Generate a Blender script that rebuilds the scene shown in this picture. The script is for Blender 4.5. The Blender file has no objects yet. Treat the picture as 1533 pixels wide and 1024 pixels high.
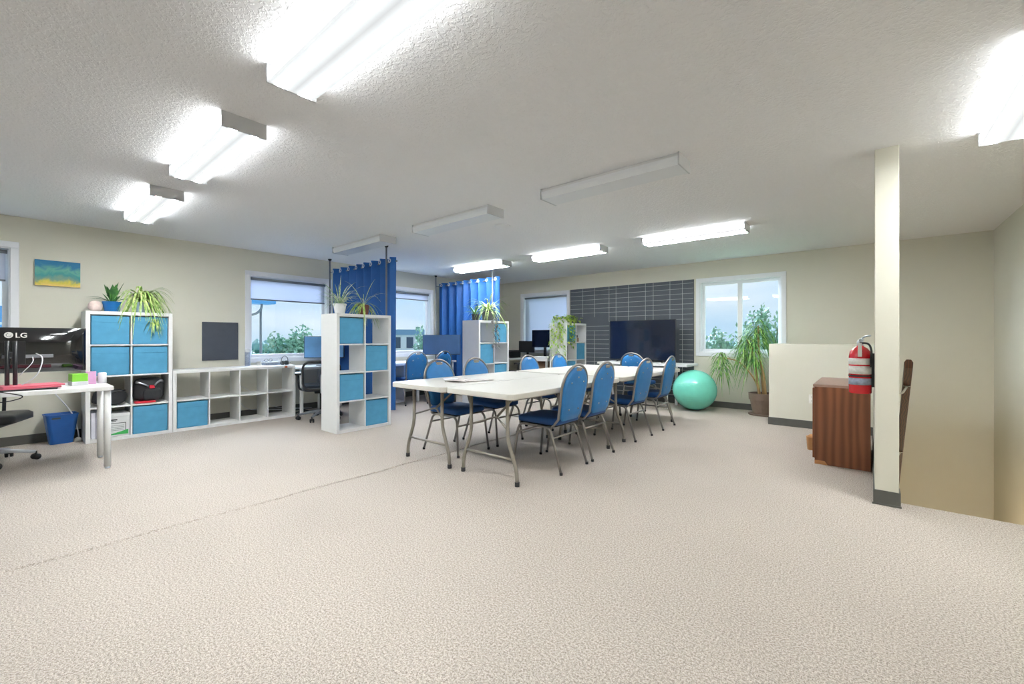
import bpy, math, random
from mathutils import Vector, Matrix

# ------------------------------------------------------------ camera, world, exposure
S = bpy.context.scene
C = S.collection
R = math.radians
CAM_H, YAW, FPX = 1.159, 39.95, 641.06
CEIL = 2.491
cam_data = bpy.data.cameras.new('camera')
cam_data.sensor_width = 36.0
cam_data.lens = 36.0 * FPX / 1533.0
cam_data.shift_y = (507.18 - 512.0) / 1533.0
cam_data.clip_start, cam_data.clip_end = 0.05, 500
cam = bpy.data.objects.new('camera', cam_data)
C.objects.link(cam)
cam.location = (0, 0, CAM_H)
cam.rotation_euler = (R(90), 0, R(YAW))
S.camera = cam
S.view_settings.view_transform = 'Standard'
S.view_settings.look = 'None'
S.view_settings.exposure = 0.24
S.view_settings.gamma = 1.0
S.view_settings.use_curve_mapping = False
LAMP = 114.0          # strength of the ceiling fixtures' tubes
SKY = 2.0           # strength of the overcast sky

world = bpy.data.worlds.new('sky')
S.world = world
world.use_nodes = True
wn, wl = world.node_tree.nodes, world.node_tree.links
wn.clear()
wo = wn.new('ShaderNodeOutputWorld'); bg = wn.new('ShaderNodeBackground')
tc = wn.new('ShaderNodeTexCoord'); mp = wn.new('ShaderNodeMapping')
mp.inputs['Scale'].default_value = (1.0, 1.0, 4.0)
nz = wn.new('ShaderNodeTexNoise'); nz.inputs['Scale'].default_value = 2.2
nz.inputs['Detail'].default_value = 6
rp = wn.new('ShaderNodeValToRGB')
rp.color_ramp.elements[0].position = 0.38; rp.color_ramp.elements[0].color = (0.26, 0.36, 0.44, 1)
rp.color_ramp.elements[1].position = 0.66; rp.color_ramp.elements[1].color = (0.42, 0.46, 0.48, 1)
wl.new(tc.outputs['Generated'], mp.inputs[0]); wl.new(mp.outputs[0], nz.inputs[0])
wl.new(nz.outputs['Fac'], rp.inputs[0]); wl.new(rp.outputs[0], bg.inputs[0])
bg.inputs[1].default_value = SKY
wl.new(bg.outputs[0], wo.inputs[0])

sun = bpy.data.lights.new('daylight', 'SUN'); sun.energy = 15.0; sun.angle = R(50); sun.color = (0.66, 0.82, 1.0)
so_ = bpy.data.objects.new('daylight', sun); C.objects.link(so_)
so_.rotation_euler = Vector((0.80, -0.50, -0.42)).to_track_quat('-Z', 'Y').to_euler()

# ------------------------------------------------------------ materials
def lin(c):
    f = lambda v: (v / 255 / 12.92) if v / 255 <= 0.04045 else ((v / 255 + 0.055) / 1.055) ** 2.4
    return (f(c[0]), f(c[1]), f(c[2]), 1)

class Mat:
    def __init__(s, name):
        s.m = bpy.data.materials.new(name); s.m.use_nodes = True
        s.n, s.l = s.m.node_tree.nodes, s.m.node_tree.links
        s.b = s.n['Principled BSDF']
    def node(s, t, **k):
        x = s.n.new(t)
        for a, v in k.items():
            if a in x.inputs: x.inputs[a].default_value = v
            else: setattr(x, a, v)
        return x
    def obj(s):
        return s.node('ShaderNodeTexCoord').outputs['Object']
    def ramp(s, src, stops):
        r = s.node('ShaderNodeValToRGB'); e = r.color_ramp.elements
        while len(e) < len(stops): e.new(0.5)
        for i, (p, c) in enumerate(stops): e[i].position = p; e[i].color = c
        s.l.new(src, r.inputs[0]); return r.outputs[0]
    def bump(s, src, strength, dist=0.01):
        b = s.node('ShaderNodeBump'); b.inputs['Strength'].default_value = strength
        b.inputs['Distance'].default_value = dist
        s.l.new(src, b.inputs['Height']); s.l.new(b.outputs[0], s.b.inputs['Normal'])

def mat(name, rgb, rough=0.6, metal=0.0, spec=0.5, var=0.06, scale=12.0, bump=0.0, bscale=60.0, coat=0.0):
    """a procedural surface: base colour with a faint noise mottling and optional bump"""
    k = Mat(name); c = lin(rgb)
    k.b.inputs['Roughness'].default_value = rough
    k.b.inputs['Metallic'].default_value = metal
    k.b.inputs['Specular IOR Level'].default_value = spec
    k.b.inputs['Coat Weight'].default_value = coat
    o = k.obj()
    n = k.node('ShaderNodeTexNoise', Scale=scale, Detail=4.0); k.l.new(o, n.inputs['Vector'])
    lo = tuple(v * (1 - var) for v in c[:3]) + (1,); hi = tuple(min(1, v * (1 + var)) for v in c[:3]) + (1,)
    k.l.new(k.ramp(n.outputs['Fac'], [(0.3, lo), (0.7, hi)]), k.b.inputs['Base Color'])
    if bump:
        n2 = k.node('ShaderNodeTexNoise', Scale=bscale, Detail=3.0); k.l.new(o, n2.inputs['Vector'])
        k.bump(n2.outputs['Fac'], bump, 0.004)
    return k.m

def wood(name, a, b, rough=0.45, scale=3.0):
    k = Mat(name); o = k.obj(); k.b.inputs['Roughness'].default_value = rough
    mpn = k.node('ShaderNodeMapping'); mpn.inputs['Scale'].default_value = (7, 7, 0.9); k.l.new(o, mpn.inputs[0])
    n = k.node('ShaderNodeTexNoise', Scale=1.3, Detail=3.0, Distortion=1.2); k.l.new(mpn.outputs[0], n.inputs['Vector'])
    w = k.node('ShaderNodeTexWave', Scale=scale, Distortion=11.0, Detail=3.0); w.bands_direction = 'X'; w.inputs['Detail Scale'].default_value = 0.5
    k.l.new(mpn.outputs[0], w.inputs['Vector'])
    mx = k.node('ShaderNodeMath', operation='ADD'); k.l.new(n.outputs['Fac'], mx.inputs[0]); k.l.new(w.outputs['Fac'], mx.inputs[1])
    h = k.node('ShaderNodeMath', operation='MULTIPLY'); k.l.new(mx.outputs[0], h.inputs[0]); h.inputs[1].default_value = 0.5
    k.l.new(k.ramp(h.outputs[0], [(0.25, lin(a)), (0.75, lin(b))]), k.b.inputs['Base Color'])
    return k.m

def wall_mat():
    k = Mat('wall_paint'); o = k.obj(); k.b.inputs['Roughness'].default_value = 0.75
    k.b.inputs['Specular IOR Level'].default_value = 0.25
    n = k.node('ShaderNodeTexNoise', Scale=1.5, Detail=3.0); k.l.new(o, n.inputs['Vector'])
    k.l.new(k.ramp(n.outputs['Fac'], [(0.3, lin((220, 217, 202))), (0.7, lin((224, 221, 206)))]), k.b.inputs['Base Color'])
    n2 = k.node('ShaderNodeTexNoise', Scale=140.0, Detail=3.0); k.l.new(o, n2.inputs['Vector'])
    k.bump(n2.outputs['Fac'], 0.12, 0.003)
    return k.m

def ceiling_mat():
    k = Mat('knockdown_ceiling'); o = k.obj(); k.b.inputs['Roughness'].default_value = 0.9
    k.b.inputs['Specular IOR Level'].default_value = 0.15
    k.b.inputs['Base Color'].default_value = lin((250, 249, 250))
    n = k.node('ShaderNodeTexNoise', Scale=52.0, Detail=3.0, Distortion=0.3); k.l.new(o, n.inputs['Vector'])
    r = k.ramp(n.outputs['Fac'], [(0.47, (0, 0, 0, 1)), (0.60, (1, 1, 1, 1))])
    k.bump(r, 0.42, 0.005)
    return k.m

def carpet_mat():
    k = Mat('beige_loop_carpet'); o = k.obj(); k.b.inputs['Roughness'].default_value = 0.98
    k.b.inputs['Specular IOR Level'].default_value = 0.1
    n = k.node('ShaderNodeTexNoise', Scale=300.0, Detail=3.0, Roughness=0.7); k.l.new(o, n.inputs['Vector'])
    n2 = k.node('ShaderNodeTexNoise', Scale=120.0, Detail=2.0); k.l.new(o, n2.inputs['Vector'])
    n3 = k.node('ShaderNodeTexNoise', Scale=0.9, Detail=3.0); k.l.new(o, n3.inputs['Vector'])
    a = k.node('ShaderNodeMath', operation='MULTIPLY'); k.l.new(n2.outputs['Fac'], a.inputs[0]); a.inputs[1].default_value = 0.35
    b = k.node('ShaderNodeMath', operation='MULTIPLY_ADD'); k.l.new(n.outputs['Fac'], b.inputs[0]); b.inputs[1].default_value = 0.65
    k.l.new(a.outputs[0], b.inputs[2])
    col = k.ramp(b.outputs[0], [(0.40, lin((132, 121, 112))), (0.50, lin((184, 174, 164))), (0.60, lin((220, 212, 202)))])
    pat = k.ramp(n3.outputs['Fac'], [(0.35, (0.94, 0.94, 0.94, 1)), (0.65, (1, 1, 1, 1))])
    mx = k.node('ShaderNodeMix', data_type='RGBA', blend_type='MULTIPLY'); mx.inputs[0].default_value = 1
    k.l.new(col, mx.inputs[6]); k.l.new(pat, mx.inputs[7])
    k.l.new(mx.outputs[2], k.b.inputs['Base Color'])
    wv = k.node('ShaderNodeTexWave', Scale=60.0, Distortion=0.3); k.l.new(o, wv.inputs['Vector'])
    ad = k.node('ShaderNodeMath', operation='MULTIPLY_ADD'); k.l.new(wv.outputs['Fac'], ad.inputs[0]); ad.inputs[1].default_value = 0.2
    k.l.new(b.outputs[0], ad.inputs[2])
    k.bump(ad.outputs[0], 0.3, 0.003)
    return k.m

def glass_mat(name, tint, refl=0.06):
    m = bpy.data.materials.new(name); m.use_nodes = True
    n, l = m.node_tree.nodes, m.node_tree.links; n.clear()
    out = n.new('ShaderNodeOutputMaterial'); mx = n.new('ShaderNodeMixShader')
    t = n.new('ShaderNodeBsdfTransparent'); g = n.new('ShaderNodeBsdfGlossy'); g.inputs['Roughness'].default_value = 0.02
    t.inputs[0].default_value = tint; mx.inputs[0].default_value = refl
    l.new(t.outputs[0], mx.inputs[1]); l.new(g.outputs[0], mx.inputs[2]); l.new(mx.outputs[0], out.inputs[0])
    return m

def lens_mat(lit):
    """wrap-around acrylic lens; two tubes glow through it, the strip between them is dimmer"""
    k = Mat('lit_fixture_lens' if lit else 'unlit_fixture_lens')
    k.b.inputs['Base Color'].default_value = lin((120, 122, 124) if lit else (240, 242, 245)); k.b.inputs['Roughness'].default_value = 0.35
    o = k.obj()
    w = k.node('ShaderNodeTexChecker', Scale=160.0); k.l.new(o, w.inputs['Vector'])
    k.bump(w.outputs['Fac'], 0.15, 0.001)
    if lit:
        sp = k.node('ShaderNodeSeparateXYZ'); k.l.new(o, sp.inputs[0])
        ab = k.node('ShaderNodeMath', operation='ABSOLUTE'); k.l.new(sp.outputs['Y'], ab.inputs[0])
        sc = k.node('ShaderNodeMath', operation='MULTIPLY'); k.l.new(ab.outputs[0], sc.inputs[0]); sc.inputs[1].default_value = 8.0
        g = lambda v: (v, v, v, 1)
        r = k.ramp(sc.outputs[0], [(0.0, g(0.0050)), (0.27, g(0.0075)), (0.33, g(1)), (0.60, g(1)), (0.66, g(0.0075)), (0.88, g(0.0060)), (0.93, g(0.10))])
        mx = k.node('ShaderNodeMath', operation='MULTIPLY'); k.l.new(r, mx.inputs[0]); mx.inputs[1].default_value = LAMP
        k.b.inputs['Emission Color'].default_value = (0.95, 0.985, 1.0, 1)
        k.l.new(mx.outputs[0], k.b.inputs['Emission Strength'])
    return k.m

def mesh_mat():
    m = bpy.data.materials.new('see_through_mesh'); m.use_nodes = True
    n, l = m.node_tree.nodes, m.node_tree.links; n.clear()
    out = n.new('ShaderNodeOutputMaterial'); mx = n.new('ShaderNodeMixShader'); t = n.new('ShaderNodeBsdfTransparent'); d = n.new('ShaderNodeBsdfDiffuse')
    tcn = n.new('ShaderNodeTexCoord'); ch = n.new('ShaderNodeTexWave'); ch.inputs['Scale'].default_value = 60; ch.bands_direction = 'Z'
    mr = n.new('ShaderNodeMapRange'); mr.inputs['To Min'].default_value = .12; mr.inputs['To Max'].default_value = .5
    d.inputs[0].default_value = lin((70, 76, 86)); l.new(tcn.outputs['Object'], ch.inputs['Vector']); l.new(ch.outputs['Fac'], mr.inputs[0]); l.new(mr.outputs[0], mx.inputs[0])
    l.new(t.outputs[0], mx.inputs[1]); l.new(d.outputs[0], mx.inputs[2]); l.new(mx.outputs[0], out.inputs[0])
    return m

def art_mat():
    k = Mat('painted_canvas'); o = k.obj(); k.b.inputs['Roughness'].default_value = 0.6
    sp = k.node('ShaderNodeSeparateXYZ'); k.l.new(o, sp.inputs[0])
    n = k.node('ShaderNodeTexNoise', Scale=7.0, Detail=4.0, Distortion=1.5); k.l.new(o, n.inputs['Vector'])
    z = k.node('ShaderNodeMath', operation='MULTIPLY_ADD'); k.l.new(sp.outputs['Z'], z.inputs[0]); z.inputs[1].default_value = 2.6; z.inputs[2].default_value = 0.0
    a = k.node('ShaderNodeMath', operation='MULTIPLY_ADD'); k.l.new(n.outputs['Fac'], a.inputs[0]); a.inputs[1].default_value = 0.5
    k.l.new(z.outputs[0], a.inputs[2])
    k.l.new(k.ramp(a.outputs[0], [(0.25, lin((225, 195, 110))), (0.36, lin((205, 190, 70))), (0.45, lin((120, 150, 130))), (0.6, lin((50, 140, 140))), (0.72, lin((95, 165, 150))), (0.88, lin((15, 110, 155)))]), k.b.inputs['Base Color'])
    return k.m

def blind_mat():
    m = bpy.data.materials.new('blind_fabric'); m.use_nodes = True
    n, l = m.node_tree.nodes, m.node_tree.links; n.clear()
    out = n.new('ShaderNodeOutputMaterial'); mx = n.new('ShaderNodeMixShader')
    d = n.new('ShaderNodeBsdfDiffuse'); t = n.new('ShaderNodeBsdfTranslucent')
    d.inputs[0].default_value = lin((215, 220, 232)); t.inputs[0].default_value = lin((214, 216, 226))
    tcn = n.new('ShaderNodeTexCoord'); no = n.new('ShaderNodeTexNoise'); no.inputs['Scale'].default_value = 300
    bp = n.new('ShaderNodeBump'); bp.inputs['Strength'].default_value = 0.1; bp.inputs['Distance'].default_value = 0.002
    l.new(tcn.outputs['Object'], no.inputs['Vector']); l.new(no.outputs['Fac'], bp.inputs['Height']); l.new(bp.outputs[0], d.inputs['Normal'])
    mx.inputs[0].default_value = 0.5
    l.new(d.outputs[0], mx.inputs[1]); l.new(t.outputs[0], mx.inputs[2]); l.new(mx.outputs[0], out.inputs[0])
    return m

def leaf_mat(name, a, b, scale=14.0):
    k = Mat(name); o = k.obj(); k.b.inputs['Roughness'].default_value = 0.5
    n = k.node('ShaderNodeTexNoise', Scale=scale, Detail=2.0); k.l.new(o, n.inputs['Vector'])
    k.l.new(k.ramp(n.outputs['Fac'], [(0.35, lin(a)), (0.65, lin(b))]), k.b.inputs['Base Color'])
    return k.m

def ground_mat():
    k = Mat('grass_field'); o = k.obj(); k.b.inputs['Roughness'].default_value = 0.95
    n = k.node('ShaderNodeTexNoise', Scale=0.06, Detail=5.0); k.l.new(o, n.inputs['Vector'])
    k.l.new(k.ramp(n.outputs['Fac'], [(0.42, lin((135, 185, 140))), (0.5, lin((165, 200, 150))), (0.56, lin((205, 208, 205)))]), k.b.inputs['Base Color'])
    return k.m

M = dict(
    wall=wall_mat(), ceil=ceiling_mat(), carpet=carpet_mat(),
    white=mat('white_laminate', (236, 236, 234), 0.4, var=0.015), trim=mat('white_trim_paint', (240, 241, 244), 0.45, var=0.01),
    base=mat('dark_rubber_base', (88, 88, 84), 0.6, bump=0.05), lit=lens_mat(True), unlit=lens_mat(False),
    housing=mat('white_enamel', (232, 232, 232), 0.4, var=0.01), cap=mat('fixture_end_enamel', (205, 206, 208), 0.45, var=0.01),
    bin=mat('teal_bin_fabric', (88, 156, 192), 0.9, spec=0.15, var=0.05, bump=0.25, bscale=180), 
    chair_f=mat('blue_vinyl', (40, 118, 182), 0.5, var=0.06, bump=0.12, bscale=90), chair_s=mat('deep_blue_vinyl', (14, 70, 132), 0.55, var=0.06, bump=0.1, bscale=90),
    chrome=mat('grey_steel_tube', (150, 146, 142), 0.35, metal=0.85, var=0.04), bright=mat('bright_chrome', (225, 225, 228), 0.15, metal=1.0, var=0.01),
    rubber=mat('black_rubber', (40, 40, 42), 0.7), leg=mat('taupe_powder_coat', (146, 140, 130), 0.45, metal=0.3, var=0.03),
    top=mat('off_white_plastic', (204, 201, 192), 0.45, var=0.012, bump=0.05, bscale=200),
    curtain=mat('royal_blue_curtain', (28, 94, 168), 0.55, spec=0.5, var=0.05, bump=0.1, bscale=150),
    blackp=mat('black_plastic', (30, 31, 34), 0.35, var=0.1), gloss=mat('glossy_black', (14, 15, 18), 0.08, var=0.05, coat=0.6),
    screen=mat('dark_glass_screen', (20, 28, 46), 0.13, var=0.1, coat=0.4), scr_refl=mat('window_reflection_screen', (104, 158, 208), 0.2, var=0.15, scale=4), scr_b=mat('blue_grey_screen', (62, 92, 132), 0.25, var=0.1, scale=3),
    greyp=mat('grey_plastic', (120, 124, 130), 0.45), mesh=mat('charcoal_mesh', (48, 54, 62), 0.8, bump=0.4, bscale=240),
    wsil=mat('pale_silver_plastic', (208, 212, 220), 0.35), silver=mat('silver_metal', (190, 196, 204), 0.3, metal=0.8), binb=mat('blue_bin_plastic', (30, 88, 162), 0.4),
    board=mat('charcoal_panel', (78, 84, 92), 0.7, var=0.08, scale=5), line=mat('pale_chalk_line', (205, 208, 208), 0.8),
    ball=mat('mint_rubber', (122, 222, 200), 0.26, var=0.03, coat=0.4), pot_br=mat('brown_clay', (120, 102, 88), 0.8, bump=0.2), soil=mat('dark_soil', (55, 42, 32), 0.95, bump=0.8),
    trunk=wood('pale_trunk', (160, 125, 80), (205, 172, 120)), wcab=wood('walnut_laminate', (106, 60, 36), (134, 82, 52), scale=0.7),
    rail=wood('dark_oak', (46, 25, 10), (84, 48, 22)), red=mat('extinguisher_red', (205, 22, 34), 0.25, coat=0.4, var=0.03),
    label=mat('printed_label_white', (228, 226, 220), 0.6, var=0.12, scale=60), label_s=mat('printed_label_grey', (150, 160, 178), 0.4, var=0.25, scale=40),
    glass=glass_mat('window_glass', (0.96, 0.98, 1.0, 1)), art=art_mat(), blind=blind_mat(),
    lf_g=leaf_mat('mid_green_leaf', (62, 128, 62), (150, 190, 96)), lf_y=leaf_mat('striped_green_leaf', (120, 172, 70), (214, 226, 150), 26),
    lf_p=leaf_mat('pale_green_leaf', (130, 175, 120), (222, 232, 205), 30), lf_d=leaf_mat('deep_green_leaf', (30, 84, 44), (78, 134, 62)),
    lf_v=leaf_mat('trailing_lime_leaf', (96, 150, 40), (186, 208, 84)), lf_gr=leaf_mat('grey_purple_leaf', (110, 98, 104), (150, 158, 140)),
    pot_b=mat('blue_pot_glaze', (20, 106, 176), 0.35), pot_w=mat('white_pot', (232, 232, 232), 0.4), pot_lb=mat('pale_blue_pot', (186, 206, 224), 0.45),
    pot_t=mat('brown_glazed_pot', (116, 66, 54), 0.3), pot_g=mat('grey_pot', (120, 122, 120), 0.6), pot_k=mat('black_pot', (38, 40, 40), 0.5),
    quartz=mat('pink_salt_stone', (238, 214, 206), 0.5, var=0.2, scale=16, bump=0.9, bscale=16), card=mat('white_card', (226, 228, 228), 0.8, var=0.02),
    green=mat('bright_green_print', (60, 170, 90), 0.6), ink=mat('dark_ink', (60, 66, 66), 0.7), lime=mat('lime_green_card', (130, 205, 60), 0.5),
    pink=mat('pink_card', (226, 170, 214), 0.5), rose=mat('rose_folder', (222, 110, 128), 0.5), bag=mat('black_nylon', (38, 40, 44), 0.7, bump=0.8, bscale=14),
    redfab=mat('red_webbing', (205, 30, 52), 0.6), cable_w=mat('white_cable', (220, 222, 226), 0.5), cable_k=mat('black_cable', (30, 30, 32), 0.5),
    plate=mat('outlet_plastic', (238, 236, 228), 0.4), wick=mat('tan_wicker', (200, 150, 100), 0.8, bump=0.8, bscale=50),
    orange=mat('orange_sticker', (222, 120, 70), 0.6), paper=mat('white_paper', (236, 236, 238), 0.8), paper2=mat('printed_paper', (205, 196, 190), 0.6, var=0.35, scale=22),
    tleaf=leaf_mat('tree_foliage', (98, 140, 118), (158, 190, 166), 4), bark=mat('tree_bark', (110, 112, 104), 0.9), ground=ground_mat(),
    far=leaf_mat('hazed_foliage', (120, 160, 165), (145, 182, 180), 0.5), roofb=mat('blue_grey_roof', (118, 150, 180), 0.6), wallw=mat('pale_siding', (222, 226, 230), 0.7),
    dkwin=mat('dark_window', (60, 74, 96), 0.2), bluem=mat('blue_cladding', (70, 140, 200), 0.5), asph=mat('grey_asphalt', (178, 182, 186), 0.9), car=mat('car_paint', (90, 110, 135), 0.3),
    brick=mat('tan_drawer_front', (150, 120, 95), 0.7), skin_w=mat('pale_grey_binder', (222, 222, 232), 0.6))

# ------------------------------------------------------------ mesh helpers
class MB:
    def __init__(s): s.v, s.f = [], []
    def add(s, vs, fs):
        o = len(s.v); s.v += [tuple(p) for p in vs]; s.f += [tuple(i + o for i in f) for f in fs]; return s
    def box(s, x0, x1, y0, y1, z0, z1, rot=None, at=(0, 0, 0)):
        vs = [Vector(p) for p in ((x0, y0, z0), (x1, y0, z0), (x1, y1, z0), (x0, y1, z0), (x0, y0, z1), (x1, y0, z1), (x1, y1, z1), (x0, y1, z1))]
        if rot is not None: vs = [rot @ p + Vector(at) for p in vs]
        return s.add(vs, [(0, 3, 2, 1), (4, 5, 6, 7), (0, 1, 5, 4), (1, 2, 6, 5), (2, 3, 7, 6), (3, 0, 4, 7)])
    def tube(s, pts, r, n=10, caps=True, r1=None):
        pts = [Vector(p) for p in pts]; m = len(pts); T = []
        for i in range(m):
            a = pts[max(i - 1, 0)]; b = pts[min(i + 1, m - 1)]; T.append((b - a).normalized())
        up = Vector((0, 0, 1)) if abs(T[0].z) < 0.9 else Vector((1, 0, 0))
        u = T[0].cross(up).normalized(); vs = []
        for i in range(m):
            u = (u - T[i] * u.dot(T[i])).normalized(); w = T[i].cross(u)
            rr = r if r1 is None else r + (r1 - r) * i / (m - 1)
            for k in range(n):
                a = 2 * math.pi * k / n; vs.append(pts[i] + (u * math.cos(a) + w * math.sin(a)) * rr)
        fs = [(i * n + k, i * n + (k + 1) % n, (i + 1) * n + (k + 1) % n, (i + 1) * n + k) for i in range(m - 1) for k in range(n)]
        if caps: fs += [tuple(range(n - 1, -1, -1)), tuple((m - 1) * n + k for k in range(n))]
        return s.add(vs, fs)
    def lathe(s, prof, n=28, at=(0, 0, 0), sq=0.0):
        vs = []
        for r, z in prof:
            for k in range(n):
                a = 2 * math.pi * k / n; vs.append((at[0] + r * math.cos(a), at[1] + r * math.sin(a), at[2] + z))
        m = len(prof)
        fs = [(i * n + k, i * n + (k + 1) % n, (i + 1) * n + (k + 1) % n, (i + 1) * n + k) for i in range(m - 1) for k in range(n)]
        fs += [tuple(range(n - 1, -1, -1)), tuple((m - 1) * n + k for k in range(n))]
        return s.add(vs, fs)
    def prism(s, outline, t0, t1, fn):
        """outline of (a,b), extruded t0..t1, mapped by fn(a,b,t)"""
        n = len(outline)
        vs = [fn(a, b, t0) for a, b in outline] + [fn(a, b, t1) for a, b in outline]
        return s.add(vs, [tuple(range(n - 1, -1, -1)), tuple(range(n, 2 * n))] + [(i, (i + 1) % n, n + (i + 1) % n, n + i) for i in range(n)])
    def leaf(s, base, az, L, w, rise, droop, seg=7, curl=0.0, wmin=0.12):
        base = Vector(base); d = Vector((math.cos(az), math.sin(az), 0)); q = Vector((-math.sin(az), math.cos(az), 0)); vs = []
        for i in range(seg + 1):
            t = i / seg
            p = base + d * (L * (t - curl * t * t)) + Vector((0, 0, L * (rise * t - droop * t * t)))
            ww = w * 0.5 * max(wmin, math.sin(math.pi * (0.12 + 0.86 * t)))
            if i == seg: ww = 0.001
            vs += [p - q * ww + Vector((0, 0, ww * 0.3)), p - Vector((0, 0, 0.0)), p + q * ww + Vector((0, 0, ww * 0.3))]
        fs = []
        for i in range(seg):
            for k in (0, 1): fs.append((i * 3 + k, i * 3 + k + 1, (i + 1) * 3 + k + 1, (i + 1) * 3 + k))
        return s.add(vs, fs)
    def build(s, name, m, parent=None, smooth=False, bevel=0.0, loc=(0, 0, 0), rz=0.0, seg=2):
        me = bpy.data.meshes.new(name); me.from_pydata(s.v, [], s.f); me.update()
        if smooth:
            me.polygons.foreach_set('use_smooth', [True] * len(me.polygons))
        me.materials.append(M[m] if isinstance(m, str) else m)
        o = bpy.data.objects.new(name, me); C.objects.link(o); o.location = loc; o.rotation_euler = (0, 0, rz)
        if parent is not None: o.parent = parent
        if bevel:
            b = o.modifiers.new('bevel', 'BEVEL'); b.width = bevel; b.segments = seg; b.limit_method = 'ANGLE'; b.angle_limit = R(40)
        if smooth == 'auto' or (smooth and bevel):
            pass
        return o

def bend(pts, r=0.05, n=5):
    """round the corners of a polyline"""
    pts = [Vector(p) for p in pts]; out = [pts[0]]
    for i in range(1, len(pts) - 1):
        a, b, c = pts[i - 1], pts[i], pts[i + 1]
        ra = min(r, (a - b).length * 0.49, (c - b).length * 0.49)
        p0 = b + (a - b).normalized() * ra; p1 = b + (c - b).normalized() * ra
        for k in range(n + 1):
            t = k / n; out.append(p0 * (1 - t) ** 2 + b * 2 * t * (1 - t) + p1 * t * t)
    out.append(pts[-1]); return out

def tag(o, label, cat, group=None, kind=None):
    if label: o['label'] = label
    if cat: o['category'] = cat
    if group: o['group'] = group
    if kind: o['kind'] = kind
    return o
def thing(name, label, cat, loc=(0, 0, 0), rz=0.0, group=None):
    o = bpy.data.objects.new(name, None); C.objects.link(o); o.location = loc; o.rotation_euler = (0, 0, rz)
    o.empty_display_size = 0.1
    return tag(o, label, cat, group)
def struct(o, label=None):
    o['kind'] = 'structure'
    if label: o['label'] = label
    return o
def dup(root, loc, rz, label, group=None):
    r = root.copy(); C.objects.link(r); r.location = loc; r.rotation_euler = (0, 0, rz); r['label'] = label
    if group: r['group'] = group
    for ch in list(root.children):
        c = ch.copy(); C.objects.link(c); c.parent = r
        for g in list(ch.children):
            d = g.copy(); C.objects.link(d); d.parent = c
    return r

# ------------------------------------------------------------ the room
XL, YB, XR, YF = -7.13, 7.81, 1.157, -2.9
WT = 0.16
SX0, SX1, SY0 = 0.15, XR, 4.08          # stair opening
b = MB()
b.box(XL, SX0, YF, YB, -0.25, 0); b.box(SX0, XR, YF, SY0, -0.25, 0)
struct(b.build('floor', 'carpet'), 'beige loop pile carpet covering the whole floor')
struct(MB().box(XL - WT, XR + WT, YF - WT, YB + WT, CEIL, CEIL + 0.15).build('ceiling', 'ceil'), 'white ceiling with a knockdown texture')
# raised seam in the carpet
random.seed(3)
sm = MB()
pts = [(-3.30 + 0.010 * math.sin(i * 0.9) + random.uniform(-.004, .004), -2.7 + i * 0.13, -0.001) for i in range(76)]
vs = []
for p in pts: vs += [(p[0] - .03, p[1], .0002), (p[0] + .004, p[1], .009), (p[0] + .012, p[1], .0002)]
fs = []
for i in range(len(pts) - 1):
    for k in (0, 1): fs.append((i * 3 + k, i * 3 + k + 1, i * 3 + k + 4, i * 3 + k + 3))
sm.add(vs, fs)
struct(sm.build('trim_1', 'carpet', smooth=True), 'raised seam running across the carpet')

def holed_wall(name, axis, c0, c1, a0, a1, z0, z1, holes, label):
    """wall slab; axis='x' means the wall plane is x=const and holes are in y"""
    m = MB(); cuts = sorted(holes)
    def bx(p0, p1, q0, q1):
        if p1 - p0 < 1e-4 or q1 - q0 < 1e-4: return
        if axis == 'x': m.box(c0, c1, p0, p1, q0, q1)
        else: m.box(p0, p1, c0, c1, q0, q1)
    cur = a0
    for (h0, h1, hz0, hz1) in cuts:
        bx(cur, h0, z0, z1); bx(h0, h1, z0, hz0); bx(h0, h1, hz1, z1); cur = h1
    bx(cur, a1, z0, z1)
    return struct(m.build(name, 'wall'), label)

TW = 0.065   # casing width
WIN_L = [(-1.20, 0.13, 0.80, 2.21), (2.33, 3.66, 0.80, 2.18), (4.55, 5.90, 0.80, 2.19)]
WIN_B = [(-6.27, -4.93, 0.84, 2.20), (-2.34, -1.00, 0.86, 2.205)]
hol = lambda w: (w[0] + TW, w[1] - TW, w[2] + TW, w[3] - TW)
holed_wall('wall_left', 'x', XL - WT, XL, YF - WT, YB + WT, -0.25, CEIL, [hol(w) for w in WIN_L], 'long greige wall with three windows')
holed_wall('wall_back', 'y', YB, YB + WT, XL, XR, -3.0, CEIL, [hol(w) for w in WIN_B], 'greige far wall with two windows')
struct(MB().box(XR, XR + WT, YF - WT, YB + WT, -3.0, CEIL).build('wall_right', 'wall'), 'greige wall beside the stairs')
struct(MB().box(XL, XR, YF - WT, YF, -0.25, CEIL).build('wall_front', 'wall'), 'greige wall behind the camera')
# column and half walls round the stairwell
HW = 1.09
struct(MB().box(0.022, 0.15, 3.955, 4.08, 0, CEIL).build('wall_post', 'wall', bevel=0.004), 'cream square post at the head of the stairs')
b = MB().box(0.022, 0.15, 4.08, 6.70, 0, HW).box(-1.06, 0.15, 6.70, 6.82, 0, HW).box(-1.06, -0.94, 6.82, YB, 0, HW)
struct(b.build('wall_half', 'wall', bevel=0.004), 'cream half wall guarding the stairs')
struct(MB().box(SX0 - .12, SX0, SY0, YB, -3.0, -0.25).box(SX0, XR, SY0 - .12, SY0, -3.0, -0.25).build('wall_stairwell', 'wall'), 'lower wall of the stairwell')
b = MB()
for i in range(11):
    b.box(SX0, XR, SY0 + i * 0.27, SY0 + (i + 1) * 0.27 + .02, -0.2 * (i + 1) - 0.25, -0.19 * (i + 1))
b.box(SX0, XR, SY0 + 11 * .27, YB, -2.6, -2.28)
struct(b.build('stairs', 'carpet'), 'carpeted stairs going down')
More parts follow.
